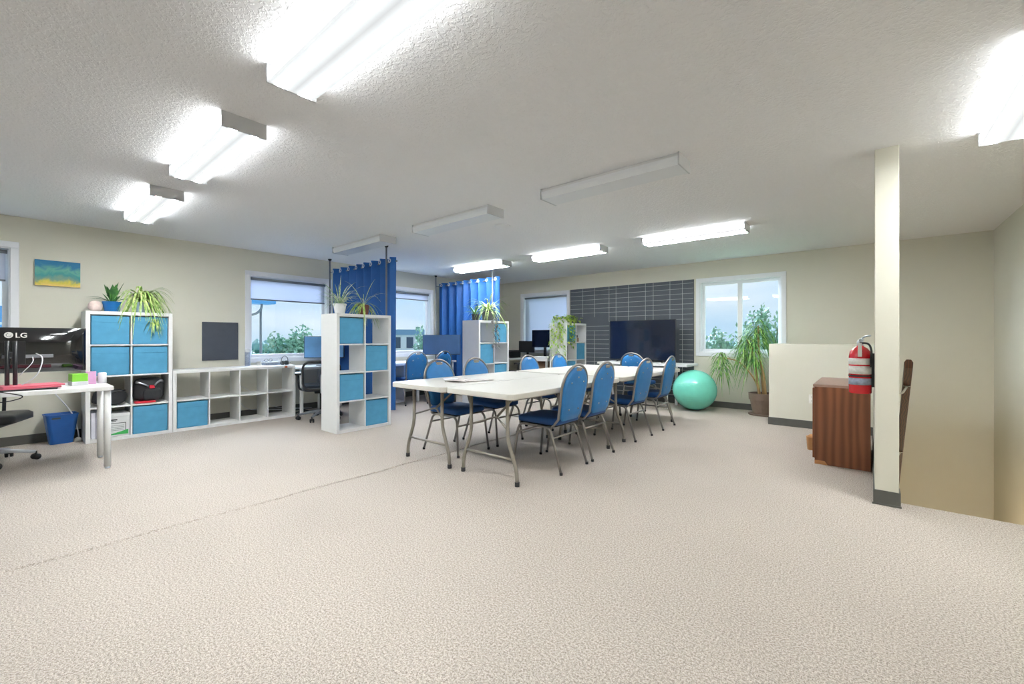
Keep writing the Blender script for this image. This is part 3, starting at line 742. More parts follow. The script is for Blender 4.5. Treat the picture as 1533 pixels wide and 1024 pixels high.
# ------------------------------------------------------------ blue banquet chairs
def chair_proto():
    t = thing('banquet_chair', '', 'chair')
    # seat: rounded pad, front = +x
    n = 20
    def pad(outline, z0, z1, edge, fn):
        """cushion from an outline with softened rims"""
        b = MB(); rings = [(z0, 1 - edge), (z0 + .008, 1), (z1 - .018, 1), (z1 - .004, 1 - edge * .7), (z1 + .004, .8), (z1 + .008, .4)]
        cx = sum(p[0] for p in outline) / len(outline); cy = sum(p[1] for p in outline) / len(outline)
        vs = [fn(cx + (p[0] - cx) * s_, cy + (p[1] - cy) * s_, z) for z, s_ in rings for p in outline]
        m_ = len(outline); vs.append(fn(cx, cy, z1 + .009)); fs = [tuple(range(m_ - 1, -1, -1))]
        for i in range(len(rings) - 1):
            fs += [(i * m_ + k, i * m_ + (k + 1) % m_, (i + 1) * m_ + (k + 1) % m_, (i + 1) * m_ + k) for k in range(m_)]
        q = (len(rings) - 1) * m_
        fs += [(q + k, q + (k + 1) % m_, len(vs) - 1) for k in range(m_)]
        return b.add(vs, fs)
    so = rrect(-.20, .235, -.205, .205, .05, 6)
    pad(so, .405, .462, .06, lambda a, b_, z: (a, b_, z)).build('seat', 'chair_s', t, smooth=True)
    MB().box(-.18, .20, -.185, .185, .392, .405).build('seat_board', 'rubber', t)
    # backrest outline in (y, s): s runs up the back
    def backfn(a, s, q): return (-.205 - .19 * (s - .43) - q, a, s)
    def outline(k=1.0, drop=0.0):
        pts = []; hw = .200 * k
        for i in range(0, 13):
            a = R(180 * i / 12); pts.append((hw * math.cos(a), .735 + drop + .185 * k * math.sin(a)))
        pts += [(-.185 * k, .60), (-.165 * k, .47), (-.12 * k, .435), (.12 * k, .435), (.165 * k, .47), (.185 * k, .60)]
        return pts
    ol = [p for p in outline(.95)]
    bo = pad(ol, 0, .022, .03, lambda a, s, q: backfn(a, s, -q)).build('backrest', 'chair_f', t, smooth=True)
    pad(ol, 0, .020, .03, lambda a, s, q: backfn(a, s, q)).build('back_shell', 'chair_f', t, smooth=True)
    # metal rim: up one side, over the arch and down
    side = []
    for i in range(0, 17):
        a = R(180 * i / 16); side.append(backfn(.205 * math.cos(a), .735 + .195 * math.sin(a), 0))
    path = [(-.10, .195, .388), (-.155, .195, .39), backfn(.178, .46, 0), backfn(.192, .60, 0)] + side + [backfn(-.192, .60, 0), backfn(-.178, .46, 0), (-.155, -.195, .39), (-.10, -.195, .388)]
    MB().tube(path, .0115, 10).build('back_frame', 'chrome', t, smooth=True)
    # handle slot at the top of the back
    hd = []
    for i in range(9):
        a = R(62 + 56 * i / 8); hd.append(backfn(.13 * math.cos(a) * 1.0, .768 + .13 * math.sin(a), 0))
    MB().prism([(.05, .895), (.035, .875), (-.035, .875), (-.05, .895), (-.03, .906), (.03, .906)], -.026, .024, lambda a, s, q: backfn(a, s, q)).build('handle_grip', 'bright', t, bevel=.003)
    # dimple buttons on the back shell
    for (y, s) in ((0, .82), (-.10, .775), (.10, .775), (-.075, .535), (.075, .535)):
        p_ = backfn(y, s, .027); MB().lathe([(.001, 0), (.009, 0), (.008, .004), (.001, .005)], 10).build('button', 'bright', bo, smooth=True)
        o = bpy.data.objects[-1] if False else C.objects[-1]
        o.location = p_; o.rotation_euler = (0, R(-100), 0)
    # legs: inverted U each side, split at the middle into two legs
    for sy in (-1, 1):
        y = sy * .195; yf = sy * .215
        a = MB().tube(bend([(0, y, .388), (.215, y, .388), (.262, yf, .012)], .07, 7), .0115, 10).build('leg', 'chrome', t, smooth=True)
        MB().lathe([(.013, 0), (.014, .002), (.0135, .022), (.012, .023)], 12, (.263, yf, 0)).build('foot_cap', 'rubber', a, smooth=True)
        a = MB().tube(bend([(0, y, .388), (-.135, y, .388), (-.262, yf, .012)], .07, 7), .0115, 10).build('leg', 'chrome', t, smooth=True)
        MB().lathe([(.013, 0), (.014, .002), (.0135, .022), (.012, .023)], 12, (-.263, yf, 0)).build('foot_cap', 'rubber', a, smooth=True)
    MB().tube([(.238, -.2, .30), (.238, .2, .30)], .009, 8).build('stretcher', 'chrome', t, smooth=True)
    MB().tube([(-.175, -.2, .30), (-.175, .2, .30)], .009, 8).build('stretcher', 'chrome', t, smooth=True)
    return t
CP = chair_proto()
GC = 'blue banquet chairs'
GR_, GL_ = 'blue chairs along the right side of the tables', 'blue chairs along the left side of the tables'
CP.location = (-2.275, 3.265, 0); CP.rotation_euler = (0, 0, R(180)); CP['label'] = 'blue banquet chair nearest the camera on the right side of the tables'; CP['group'] = GR_
dup(CP, (-2.275, 3.80, 0), R(180), 'blue banquet chair second from the camera on the right side of the tables', GR_)
dup(CP, (-2.275, 4.79, 0), R(178), 'blue banquet chair third from the camera on the right side of the tables', GR_)
dup(CP, (-2.275, 5.58, 0), R(181), 'blue banquet chair on the right side of the tables, nearest the exercise ball', GR_)
dup(CP, (-3.335, 3.07, 0), R(0), 'blue banquet chair on the left side of the tables, behind the papers', GL_)
dup(CP, (-3.335, 3.64, 0), R(0), 'blue banquet chair on the left side of the tables, second from the near end', GL_)
dup(CP, (-3.335, 4.68, 0), R(0), 'blue banquet chair on the left side of the tables, third from the near end', GL_)
dup(CP, (-3.335, 5.42, 0), R(0), 'blue banquet chair on the left of the tables, before the trailing plant shelf', GL_)
dup(CP, (-2.97, 6.86, 0), R(90), 'blue banquet chair at the television desk with its back to the tables', GC)
dup(CP, (-6.36, 4.72, 0), R(172), 'blue banquet chair at the window desk, nearest the nearer blue curtain', 'blue chairs at the window desk')
dup(CP, (-6.36, 5.27, 0), R(185), 'blue banquet chair at the window desk in front of the wide blue grey monitor', 'blue chairs at the window desk')

# ------------------------------------------------------------ curtains
def curtain_set(x0, x1, y, px0, px1, py, label, where, seed):
    zt, zb = 2.325, .14
    random.seed(seed)
    # spring poles floor to ceiling with a rod between
    t = thing('tension_rod_stand', 'dark grey floor to ceiling pole stand holding ' + where, 'curtain stand', (px0, py, 0))
    for px in (px0, px1):
        pp = MB().tube([(px - px0, 0, .012), (px - px0, 0, CEIL - .012)], .0125, 12).build('pole', 'greyp', t, smooth=True)
        MB().lathe([(.03, 0), (.03, .01), (.014, .03)], 16, (px - px0, 0, 0)).lathe([(.014, CEIL - .03), (.028, CEIL - .012), (.028, CEIL)], 16, (px - px0, 0, 0)).build('pole_cap', 'rubber', pp, smooth=True)
    MB().tube([(-.01, y - py, 2.27), (x1 - px0 + .02, y - py, 2.27)], .011, 12).tube([(0, 0, 2.27), (0, y - py, 2.27)], .008, 8).tube([(px1 - px0, 0, 2.27), (px1 - px0, y - py, 2.27)], .008, 8).build('rod', 'greyp', t, smooth=True)
    ct = thing('curtain', label, 'curtain', (x0, y, 0))
    W = x1 - x0; nf = 8; N = nf * 12; rows = 14; vs = []
    for r in range(rows + 1):
        z = zt + (zb - zt) * r / rows; g = r / rows
        for i in range(N + 1):
            u = i / N; ph = u * nf * math.pi * 2 / 1.0
            amp = .072 * (1 - .25 * g) * (1 + .2 * math.sin(u * 9 + seed))
            yy = amp * math.sin(ph / 1.0) + .012 * g * math.sin(u * 23 + seed)
            xx = W * u + .018 * math.sin(2 * ph) * (.4 + .6 * g)
            vs.append((xx, yy, z))
    fs = [(r * (N + 1) + i, r * (N + 1) + i + 1, (r + 1) * (N + 1) + i + 1, (r + 1) * (N + 1) + i) for r in range(rows) for i in range(N)]
    o = MB().add(vs, fs).build('curtain_cloth', 'curtain', ct, smooth=True)
    sd = o.modifiers.new('thick', 'SOLIDIFY'); sd.thickness = .002
    for k in range(nf * 2):
        u = (k + .0) / (nf * 2) + .5 / (nf * 2) * 0 + 1 / (nf * 4) * 0
        u = (k + .5) / (nf * 2)
        ph = u * nf * math.pi * 2
        # grommets sit on the faces of the folds
        yy = .038 * math.sin(ph) * .75; sl = math.cos(ph)
        rg = []
        for j in range(17):
            a = 2 * math.pi * j / 16; rg.append((W * u + .024 * math.cos(a), 0, 2.272 + .024 * math.sin(a)))
        if yy < 0:
            rg = [(p[0], -.072 * (1 + .2 * math.sin(u * 9 + seed)) - .005, p[2]) for p in rg]
            MB().tube(rg, .007, 6, caps=False).build('grommet', 'wsil', ct, smooth=True)
    return ct
curtain_set(-7.02, -5.20, 3.63, -6.935, -5.300, 3.535, 'royal blue grommet curtain hanging behind the nearer divider shelf', 'the nearer curtain', 1)
curtain_set(-7.03, -5.31, 5.985, -7.04, -5.416, 5.90, 'royal blue grommet curtain hanging behind the farther divider shelf', 'the farther curtain', 2)

# ------------------------------------------------------------ wall art and panels
a = thing('painting', 'small blue and yellow seascape canvas hanging on the left wall', 'painting', (XL + .001, .42, 1.755))
MB().box(0, .028, -.18, .18, 0, .29).build('canvas_edge', 'card', a, bevel=.002)
MB().box(.028, .0285, -.179, .179, .001, .289).build('canvas_front', 'art', a)
a = thing('wall_screen', 'blank dark grey square panel mounted on the left wall above the low shelf', 'panel', (XL + .001, 2.015, .855))
MB().box(0, .022, -.22, .22, 0, .54).build('panel_body', mat('slate_panel', (66, 72, 84), .5), a, bevel=.003)

b_ = thing('chalkboard_panel', 'large charcoal panel ruled with thin pale lines on the far wall', 'wall panel', (-4.905, YB - .001, .10))
MB().box(0, 2.53, -.018, 0, 0, 2.10).build('panel_board', 'board', b_)
m = MB(); fx = -4.905
yf, yb2 = -.0195, -.018
zs = [2.14 - .0905 * i for i in range(23)]
def hl(x0, x1, z): m.box(x0 - fx, x1 - fx, yf, yb2, z - .10 - .0022, z - .10 + .0022)
def vl(x, z0, z1): m.box(x - fx - .0025, x - fx + .0025, yf, yb2, z0 - .10, z1 - .10)
for i, z in enumerate(zs):
    if z > 1.60: hl(-4.90, -2.38, z)
    elif z > 1.45: hl(-4.00, -2.38, z)
    elif z > .75: hl(-4.55, -4.0, z - .0) if z < 1.42 else None; hl(-2.62, -2.38, z) if z > .75 else None
    else: hl(-4.55, -2.38, z)
for x, z0, z1 in ((-4.60, 1.62, 2.2), (-4.33, 1.60, 2.2), (-4.33, .2, 1.32), (-4.0, 1.5, 2.2), (-3.85, 1.5, 2.2), (-3.59, 1.5, 2.2), (-3.25, 1.5, 2.2), (-3.10, 1.5, 2.2), (-2.79, 1.5, 2.2), (-2.57, .2, 2.2)): vl(x, z0, z1)
m.build('ruled_lines', 'line', b_)

# ------------------------------------------------------------ television, desks and monitors
def desk(name, label, x0, x1, y0, y1, h, legs, cat='desk', group=None, round_=False):
    t = thing(name, label, cat, ((x0 + x1) / 2, (y0 + y1) / 2, 0), 0, group)
    cx, cy = (x0 + x1) / 2, (y0 + y1) / 2
    MB().box(x0 - cx, x1 - cx, y0 - cy, y1 - cy, h - .035, h).build('desktop', 'white', t, bevel=.003)
    for (lx, ly) in legs:
        if round_:
            l_ = MB().lathe([(.024, .018), (.024, h - .035)], 20, (lx - cx, ly - cy, 0)).build('leg', 'white', t, smooth=True)
            MB().lathe([(.018, 0), (.020, .005), (.012, .018)], 14, (lx - cx, ly - cy, 0)).build('leveling_foot', 'silver', l_, smooth=True)
        else:
            MB().box(lx - cx - .02, lx - cx + .02, ly - cy - .02, ly - cy + .02, 0, h - .035).build('leg', 'white', t, bevel=.002)
    return t
desk('desk', 'white desk under the large television', -3.85, -2.25, 7.03, 7.62, .74, [(-3.80, 7.08), (-2.60, 7.10), (-3.80, 7.57), (-2.60, 7.57)])
tv = thing('television', 'large black flat television on the white desk before the charcoal panel', 'television', (-3.17, 7.42, .741))
MB().box(-.615, .615, -.018, .022, .035, .755).build('tv_body', 'blackp', tv, bevel=.004)
MB().box(-.607, .607, -.0195, -.018, .045, .747).build('screen', 'screen', tv)
for sx in (-1, 1):
    MB().tube(bend([(sx * .42, -.13, .006), (sx * .40, 0, .045), (sx * .42, .13, .006)], .02), .007, 8).build('stand_foot', 'blackp', tv, smooth=True)
def monitor(label, loc, rz, w, h, z0, scr='screen', d=.045, group=None, name='monitor', base=True):
    """screen towards +x local"""
    t = thing(name, label, 'monitor', loc, rz, group)
    MB().box(-d, 0, -w / 2, w / 2, z0, z0 + h).build('bezel', 'blackp', t, bevel=.004)
    MB().box(0, .0012, -w / 2 + .008, w / 2 - .008, z0 + .012, z0 + h - .008).build('screen', scr, t)
    if base:
        MB().box(-d - .025, -d, -.03, .03, .012, z0 + h * .5).build('stand_neck', 'blackp', t, bevel=.004)
        MB().prism(rrect(-.13, .07, -.11, .11, .03), 0, .012, lambda a, b2, q: (a, b2, q)).build('stand_base', 'blackp', t, bevel=.002)
    return t
# desk below window 2
desk('desk', 'white desk under the window, beside the mesh office chair', -7.10, -6.45, 2.88, 3.46, .735, [(-6.62, 2.93), (-7.05, 2.93), (-6.62, 3.41), (-7.05, 3.41)])
monitor('monitor with a window reflection painted pale blue on its screen, half hidden behind the nearer divider shelf', (-6.66, 3.30, .736), R(-40), .60, .35, .115, 'scr_refl')  # pale blue base colour stands in for the window reflected in the screen
# window desk between the curtains
desk('desk', 'white window desk between the two blue curtains', -7.10, -6.36, 3.72, 5.86, .73, [(-6.42, 5.80), (-7.05, 5.80), (-7.05, 3.78), (-6.42, 4.95)])
monitor('wide blue grey monitor on the window desk before the farther curtain', (-6.46, 5.56, .731), R(-42), .73, .39, .115, 'scr_b')
sh = thing('cube_shelf', 'low white open shelf under the window desk', 'shelf', (-6.55, 4.02, 0))
for (y0, y1, z0, z1, nm) in ((0, .03, 0, .69, 'side_panel'), (.72, .75, 0, .69, 'side_panel'), (.03, .72, 0, .03, 'bottom_panel'), (.03, .72, .66, .69, 'top_panel'), (.03, .72, .34, .36, 'shelf')):
    MB().box(-.38, 0, y0, y1, z0, z1).build(nm, 'white', sh, bevel=.002)
m3 = thing('glass_bowl', 'small clear cluster of glasses on the window desk beside the nearer curtain', 'glassware', (-6.60, 4.30, .731))
MB().lathe([(.03, 0), (.05, .01), (.062, .06), (.060, .09), (.056, .06), (.045, .015), (.001, .012)], 20).build('bowl', glass_mat('clear_glass', (.82, .9, .92, 1), .2), m3, smooth=True)
# desk 3 (far corner)
desk('desk', 'white desk in the far corner under the window with the lowered blind', -6.70, -4.97, 7.03, 7.72, .74, [(-6.65, 7.08), (-5.02, 7.08), (-6.65, 7.67), (-5.02, 7.67)])
monitor('black monitor beside the shelf with the trailing plant', (-5.27, 7.34, .741), R(-90 + 12), .56, .37, .235, 'screen')
monitor('small black monitor in front of the lowered blind', (-5.80, 7.40, .741), R(-90 - 6), .44, .25, .12, 'blackp')
tag(MB().box(-.18, .18, -.09, .09, 0, .055).build('drawer_organizer', 'white', loc=(-5.16, 7.14, .741), bevel=.004), 'white flat organizer under the black monitor beside the trailing plant', 'organizer')
pr = thing('printer', 'black office printer on the far corner desk', 'printer', (-6.18, 7.30, .741))
MB().box(-.19, .19, -.16, .16, 0, .14).build('printer_body', 'blackp', pr, bevel=.012)
MB().box(-.14, .14, -.25, -.16, .02, .035).build('paper_tray', 'blackp', pr, bevel=.003)
MB().box(-.17, .17, -.10, .14, .14, .165).build('scanner_lid', 'blackp', pr, bevel=.006)
dr = thing('drawer_unit', 'tan drawer unit under the far corner desk', 'drawers', (-5.30, 7.40, 0))
MB().box(-.22, .22, -.25, .25, 0, .68).build('drawer_body', 'brick', dr, bevel=.003)
for i in range(3): MB().box(-.20, .20, -.262, -.25, .04 + i * .21, .23 + i * .21).build('drawer', 'brick', dr, bevel=.003)

# left desk, LG monitor
DX0, DX1 = -5.96, -5.19
desk('desk', 'white desk with round white legs cut by the left edge of the photo', DX0, DX1, -1.0, .650, .735, [(-5.25, .615), (-5.78, .625), (-5.25, -.9), (-5.9, -.9)], round_=True)
lg = thing('monitor', 'wide glossy black monitor seen from behind, with a round white logo', 'monitor', (-5.70, .105, .736))
# curved shell: back bulges toward +x
vs = []; N = 28; W2 = .415; z0, z1 = .125, .522
def px_(u, off): return off - .03 * (1 - (u / W2) ** 2) * -1 - .03
for i in range(N + 1):
    u = -W2 + 2 * W2 * i / N
    for (z, off) in ((z0, 0), (z0 + .004, .012), (z0 + .07, .034), ((z0 + z1) / 2, .040), (z1 - .06, .030), (z1 - .003, .012), (z1, 0)):
        e = min(1, (W2 - abs(u)) / .12 + .15)
        vs.append((px_(u, off * e), u, z))
K = 7; fs = []
for i in range(N):
    for k in range(K - 1): fs.append((i * K + k, (i + 1) * K + k, (i + 1) * K + k + 1, i * K + k + 1))
    fs.append((i * K + K - 1, (i + 1) * K + K - 1, (i + 1) * K, i * K))
fs += [tuple(range(K)), tuple(N * K + K - 1 - k for k in range(K))]
MB().add(vs, fs).build('back_shell', 'gloss', lg, smooth=True)
def label_text(body, size, m, parent, loc, rot, ext=.0006):
    cu = bpy.data.curves.new(body, 'FONT'); cu.body = body; cu.size = size; cu.extrude = ext; cu.offset = size * .02
    tmp = bpy.data.objects.new('tmp', cu); C.objects.link(tmp)
    dg = bpy.context.evaluated_depsgraph_get(); me = bpy.data.meshes.new_from_object(tmp.evaluated_get(dg))
    bpy.data.objects.remove(tmp); me.materials.clear(); me.materials.append(M[m])
    o = bpy.data.objects.new('logo_lettering', me); C.objects.link(o); o.parent = parent; o.location = loc; o.rotation_euler = rot
    return o
label_text('LG', .058, 'label', lg, (.0385, -.026, z1 - .088), (R(90), 0, R(90)))
MB().lathe([(.001, 0), (.026, 0), (.026, .001), (.001, .001)], 28).build('logo_disc', 'label', lg)
o = C.objects[-1]; o.location = (.039, -.062, z1 - .067); o.rotation_euler = (0, R(90), 0)
# a face in the disc: small arc and dot
MB().tube([(0, -.062 + .014 * math.cos(a_), z1 - .067 + .014 * math.sin(a_)) for a_ in [R(100 + 250 * i / 14) for i in range(15)]], .0015, 5).build('logo_arc', 'ink', lg)
C.objects[-1].location = (.0405, 0, 0)
MB().box(.040, .046, -.10, .20, .255, .285).build('port_cover', 'greyp', lg, bevel=.003)
MB().box(.0, .05, -.045, .035, .20, .40).build('mount_plate', 'blackp', lg, bevel=.003)
sx_, sy_ = .23, -.05
for dy in (-.022, .022): MB().tube([(sx_, sy_ + dy, .0), (sx_, sy_ + dy, .405)], .014, 12).build('stand_pole', 'blackp', lg, smooth=True)
MB().box(sx_ - .05, sx_ + .05, sy_ - .06, sy_ + .06, 0, .02).build('stand_clamp', 'blackp', lg, bevel=.004)
MB().box(.05, sx_, sy_ - .02, sy_ + .02, .27, .31).build('stand_bracket', 'blackp', lg, bevel=.004)
# things on the left desk
random.seed(6)
for i, (ln, mm) in enumerate((('bottom dark folder of the pile on the left desk', 'blackp'), ('pink folder in the middle of the pile on the left desk', 'rose'), ('top pink folder of the pile on the left desk', 'rose'))):
    tag(MB().box(-.13, .13, -.20, .15, 0, .012).build('folder', mm, loc=(-5.40 - .02 * i, .17 + .01 * i, .736 + .0125 * i), rz=R(-5 + 7 * i), bevel=.003), ln, 'folder', 'folders on the left desk')
gb = thing('box', 'lime green and white box on the left desk', 'box', (-5.56, .455, .736), R(8))
MB().box(-.06, .06, -.055, .055, 0, .035).build('box_base', 'card', gb, bevel=.004)
MB().box(-.058, .058, -.053, .053, .035, .105).build('box_wrap', 'lime', gb, bevel=.004)
tag(MB().box(-.05, .05, -.035, .035, 0, .115).build('box', 'pink', loc=(-5.62, .545, .736), rz=R(-6), bevel=.004), 'small pink box next to the lime green box', 'box')
tag(MB().lathe([(.03, 0), (.032, .004), (.032, .095), (.02, .10)], 20).build('cup', 'card', loc=(-5.66, .625, .736), smooth=True), 'white cup at the right end of the left desk', 'cup')
cb = MB()
cb.tube(bend([(-5.63, .20, 1.03), (-5.46, .24, 1.0), (-5.42, .20, .84), (-5.45, .10, .76), (-5.6, .0, .75)], .08), .004, 6)
cb.tube(bend([(-5.63, .18, 1.0), (-5.5, .18, .96), (-5.47, .1, .85)], .05), .003, 6)
tag(cb.build('cable', 'cable_w', smooth=True), 'pale cables looping from the back of the wide glossy monitor', 'cable')
cb = MB()
cb.tube(bend([(-5.36, -.10, .76), (-5.16, .0, .745), (-5.155, .14, .70), (-5.17, .02, .66), (-5.25, -.2, .68)], .06), .004, 6)
tag(cb.build('cable', 'cable_k', smooth=True), 'dark cable looped over the edge of the left desk', 'cable')
cb = MB().tube(bend([(-7.09, .34, .62), (-7.0, .45, .45), (-6.9, .53, .30), (-6.885, .565, .1), (-6.885, .57, .015)], .1), .006, 6)
tag(cb.build('cable', 'cable_w', smooth=True), 'white cable running down the wall behind the blue waste bin', 'cable')
pw = thing('power_bar', 'small white plug on the wall end of the cable by the blue waste bin', 'plug', (-6.86, .56, 0))
MB().lathe([(.03, 0), (.028, .03), (.012, .05)], 12).build('plug_body', 'plate', pw, smooth=True)

# waste bin
wb = thing('waste_bin', 'blue plastic waste bin standing against the left wall', 'bin', (-6.93, .43, 0), R(4))
def sqring(w, d, z, r=.03): return [(x, y, z) for x, y in rrect(-w / 2, w / 2, -d / 2, d / 2, r, 4)]
rings = [sqring(.16, .18, 0), sqring(.235, .255, .315), sqring(.245, .265, .315), sqring(.245, .265, .325), sqring(.228, .248, .325), sqring(.152, .172, .008)]
vs = [p for r_ in rings for p in r_]; n = len(rings[0])
fs = [(i * n + k, i * n + (k + 1) % n, (i + 1) * n + (k + 1) % n, (i + 1) * n + k) for i in range(len(rings) - 1) for k in range(n)] + [tuple(range(n - 1, -1, -1)), tuple(5 * n + k for k in range(n))]
MB().add(vs, fs).build('bin_body', 'binb', wb)
MB().prism(rrect(-.035, .035, -.009, .009, .008, 4), .1145, .1165, lambda a, b2, q: (q, a - .05, .287 + b2)).build('grip_slot', 'ink', wb)

# ------------------------------------------------------------ office chairs
SEE = mesh_mat()
def office_chair(label, loc, rz, back='mesh', frame='blackp', basem='blackp', hs=.47, bh=.50, bz=.58):
    """faces +x local"""
    t = thing('office_chair', label, 'chair', loc, rz)
    bs = MB()
    base = bpy.data.objects.new('star_base', None)
    hub = MB().lathe([(.03, .07), (.035, .08), (.033, .13), (.025, .14)], 18)
    for k in range(5):
        a_ = R(72 * k + 12); d = Vector((math.cos(a_), math.sin(a_), 0))
        hub.tube([d * .02 + Vector((0, 0, .115)), d * .16 + Vector((0, 0, .105)), d * .30 + Vector((0, 0, .075))], .022, 10, r1=.014)
    hb = hub.build('star_base', basem, t, smooth=True)
    for k in range(5):
        a_ = R(72 * k + 12); c = Vector((math.cos(a_) * .30, math.sin(a_) * .30, 0)); q = Vector((-math.sin(a_ + .6), math.cos(a_ + .6), 0))
        w = MB()
        for s_ in (-1, 1): w.tube([c + q * s_ * .008 + Vector((0, 0, .028)), c + q * s_ * .026 + Vector((0, 0, .028))], .0275, 16)
        w.tube([c + Vector((0, 0, .03)), c + Vector((0, 0, .08))], .009, 8)
        w.build('caster', 'rubber', hb, smooth=True)
    MB().tube([(0, 0, .12), (0, 0, hs - .07)], .022, 12).build('gas_lift', 'rubber', t, smooth=True)
    MB().box(-.11, .11, -.09, .09, hs - .09, hs - .05).build('tilt_mechanism', 'blackp', t, bevel=.012)
    so = rrect(-.24, .24, -.25, .25, .09, 6); n = len(so); rings = [(hs - .05, .85), (hs - .035, 1), (hs + .015, 1), (hs + .035, .9), (hs + .04, .5)]
    vs = [(x * s_, y * s_, z) for z, s_ in rings for x, y in so]
    fs = [(i * n + k, i * n + (k + 1) % n, (i + 1) * n + (k + 1) % n, (i + 1) * n + k) for i in range(4) for k in range(n)] + [tuple(range(n - 1, -1, -1)), tuple(4 * n + k for k in range(n))]
    MB().add(vs, fs).build('seat', 'mesh' if back == 'mesh' else 'blackp', t, smooth=True)
    # back
    def bf(y, z): return (-.25 - .10 * (z - bz) - .02 + .10 * (y / .25) ** 2 * .4, y, z)
    ol = [(y, z + bz) for y, z in rrect(-.235, .235, 0, bh, .09, 6)]; path = [bf(y, z) for y, z in ol]; path.append(path[0]); path.append(path[1])
    fr = MB().tube(path, .016, 8, caps=False).build('back_frame', frame, t, smooth=True)
    N = 10; vs = []; inn = [(y * .97, bz + bh / 2 + (z - bz - bh / 2) * .97) for y, z in ol]
    vs = [bf(0, bz + bh / 2)] + [bf(y, z) for y, z in inn]; fs = [(0, 1 + k, 1 + (k + 1) % len(inn)) for k in range(len(inn))]
    o = MB().add(vs, fs).build('back_mesh', SEE if back == 'mesh' else back, t, smooth=True); sd = o.modifiers.new('t', 'SOLIDIFY'); sd.thickness = .004
    MB().tube(bend([(-.05, 0, hs - .07), (-.27, 0, hs - .06), (-.32, 0, hs + .06), bf(0, bz + .2)], .08), .018, 10).build('back_spine', 'silver' if back == 'mesh' else 'blackp', t, smooth=True)
    for sy in (-1, 1):
        MB().tube(bend([(.0, sy * .2, hs - .05), (.0, sy * .29, hs - .03), (.0, sy * .30, hs + .18)], .05), .014, 8).build('arm_post', 'blackp', t, smooth=True)
        MB().prism(rrect(-.13, .12, -.04, .04, .035), hs + .18, hs + .21, lambda a, b2, q: (a, b2 + sy * .30, q)).build('armrest', 'blackp', t, bevel=.008)
    return t
oc1 = office_chair('black mesh back office chair at the window desk beside the nearer divider shelf', (-6.10, 2.98, 0), R(155), 'mesh', 'blackp', 'greyp', bz=.46, bh=.38)
# white mesh highlights: thin cross slats on the back
oc2 = office_chair('black office chair with a silver base, cut by the left edge of the photo', (-6.20, -.08, 0), R(70), 'blackp', 'blackp', 'wsil', hs=.43, bz=.56, bh=.3)
oc3 = office_chair('black office chair at the far corner desk, half hidden by a divider shelf', (-5.70, 6.62, 0), R(95), 'mesh', 'blackp', 'blackp', bz=.50, bh=.34)

# ------------------------------------------------------------ things on the low shelf
LZ = .767
bx = thing('bottle', 'tall slim white dispenser standing at the left end of the low shelf top', 'bottle', (-6.93, 2.30, LZ))
MB().lathe([(.03, 0), (.035, .004), (.035, .20), (.024, .205)], 20).build('bottle_body', 'label_s', bx, smooth=True)
MB().lathe([(.036, .198), (.036, .245), (.02, .25)], 20).build('bottle_cap', 'card', bx, smooth=True)
tag(MB().lathe([(.028, 0), (.03, .003), (.03, .06), (.027, .06), (.026, .006)], 20).build('cup', 'top', loc=(-6.85, 2.42, LZ), smooth=True), 'small cream cup on the low shelf beside the slim dispenser', 'cup')
rt = thing('router', 'low grey white box on top of the low shelf in front of the window', 'box', (-6.88, 2.60, LZ))
MB().box(-.07, .07, -.11, .11, 0, .035).build('box_body', 'label_s', rt, bevel=.006)
MB().box(-.06, .06, -.10, .10, .035, .05).build('box_lid', 'card', rt, bevel=.004)
gs = thing('eyeglasses', 'dark rimmed eyeglasses lying on the low grey white box', 'glasses', (-6.86, 2.555, LZ + .051))
for dy in (-.03, .03):
    MB().tube([(.0, dy + .023 * math.cos(R(a_)), .022 + .02 * math.sin(R(a_))) for a_ in range(0, 361, 24)], .0025, 6, caps=False).build('lens_rim', 'ink', gs, smooth=True)
MB().tube([(0, -.008, .024), (0, .008, .024)], .002, 6).tube([(0, -.053, .024), (-.08, -.055, .004)], .002, 6).tube([(0, .053, .024), (-.08, .055, .004)], .002, 6).build('temples', 'ink', gs)
for i, (yy, mm, lb) in enumerate(((2.71, 'paper', 'left loose paper sheet on the low shelf top'), (2.50, 'paper', 'middle loose paper sheet on the low shelf top'))):
    tag(MB().box(-.075, .075, -.10, .10, 0, .003).build('paper_sheet', mm, loc=(-6.72 , yy - .12 * i, LZ), rz=R(20 - 50 * i)), lb, 'paper', 'papers on the low shelf')
cu2 = thing('pen_cup', 'white cup of pens on the low shelf beside the headphones', 'cup', (-6.90, 2.74, LZ))
MB().lathe([(.028, 0), (.03, .003), (.032, .08), (.029, .08), (.027, .006)], 20).build('cup_body', 'card', cu2, smooth=True)
for k, (dx, dy) in enumerate(((.01, .01), (-.012, .008), (.0, -.014))): MB().tube([(dx * .5, dy * .5, .01), (dx * 1.5, dy * 1.5, .115)], .0035, 6).build('pen', ('cable_k', 'pot_b', 'silver')[k], cu2)
hp = thing('headphones', 'dark over ear headphones resting on the low shelf', 'headphones', (-6.74, 2.735, LZ), R(30))
MB().tube([(.0, .072 * math.cos(R(a_)), .062 + .072 * math.sin(R(a_))) for a_ in range(-40, 221, 13)], .006, 8).build('headband', 'greyp', hp, smooth=True)
for sy in (-1, 1): MB().tube([(0, sy * .055, .034), (0, sy * .025, .034)], .032, 18).build('ear_cup', 'ink', hp, smooth=True, bevel=.003)
MB().tube(bend([(.03, -.03, .005), (.05, .02, .005), (.045, .06, .04), (.04, .075, .02)], .02), .003, 6).build('microphone', 'ink', hp, smooth=True)
tag(MB().prism(rrect(-.02, .02, -.014, .014, .006), 0, .001, lambda a, b2, q: (q, a, b2)).build('sticker', 'orange', loc=(-6.607, 2.70, .745)), 'orange sticker on the front edge of the low shelf', 'sticker')

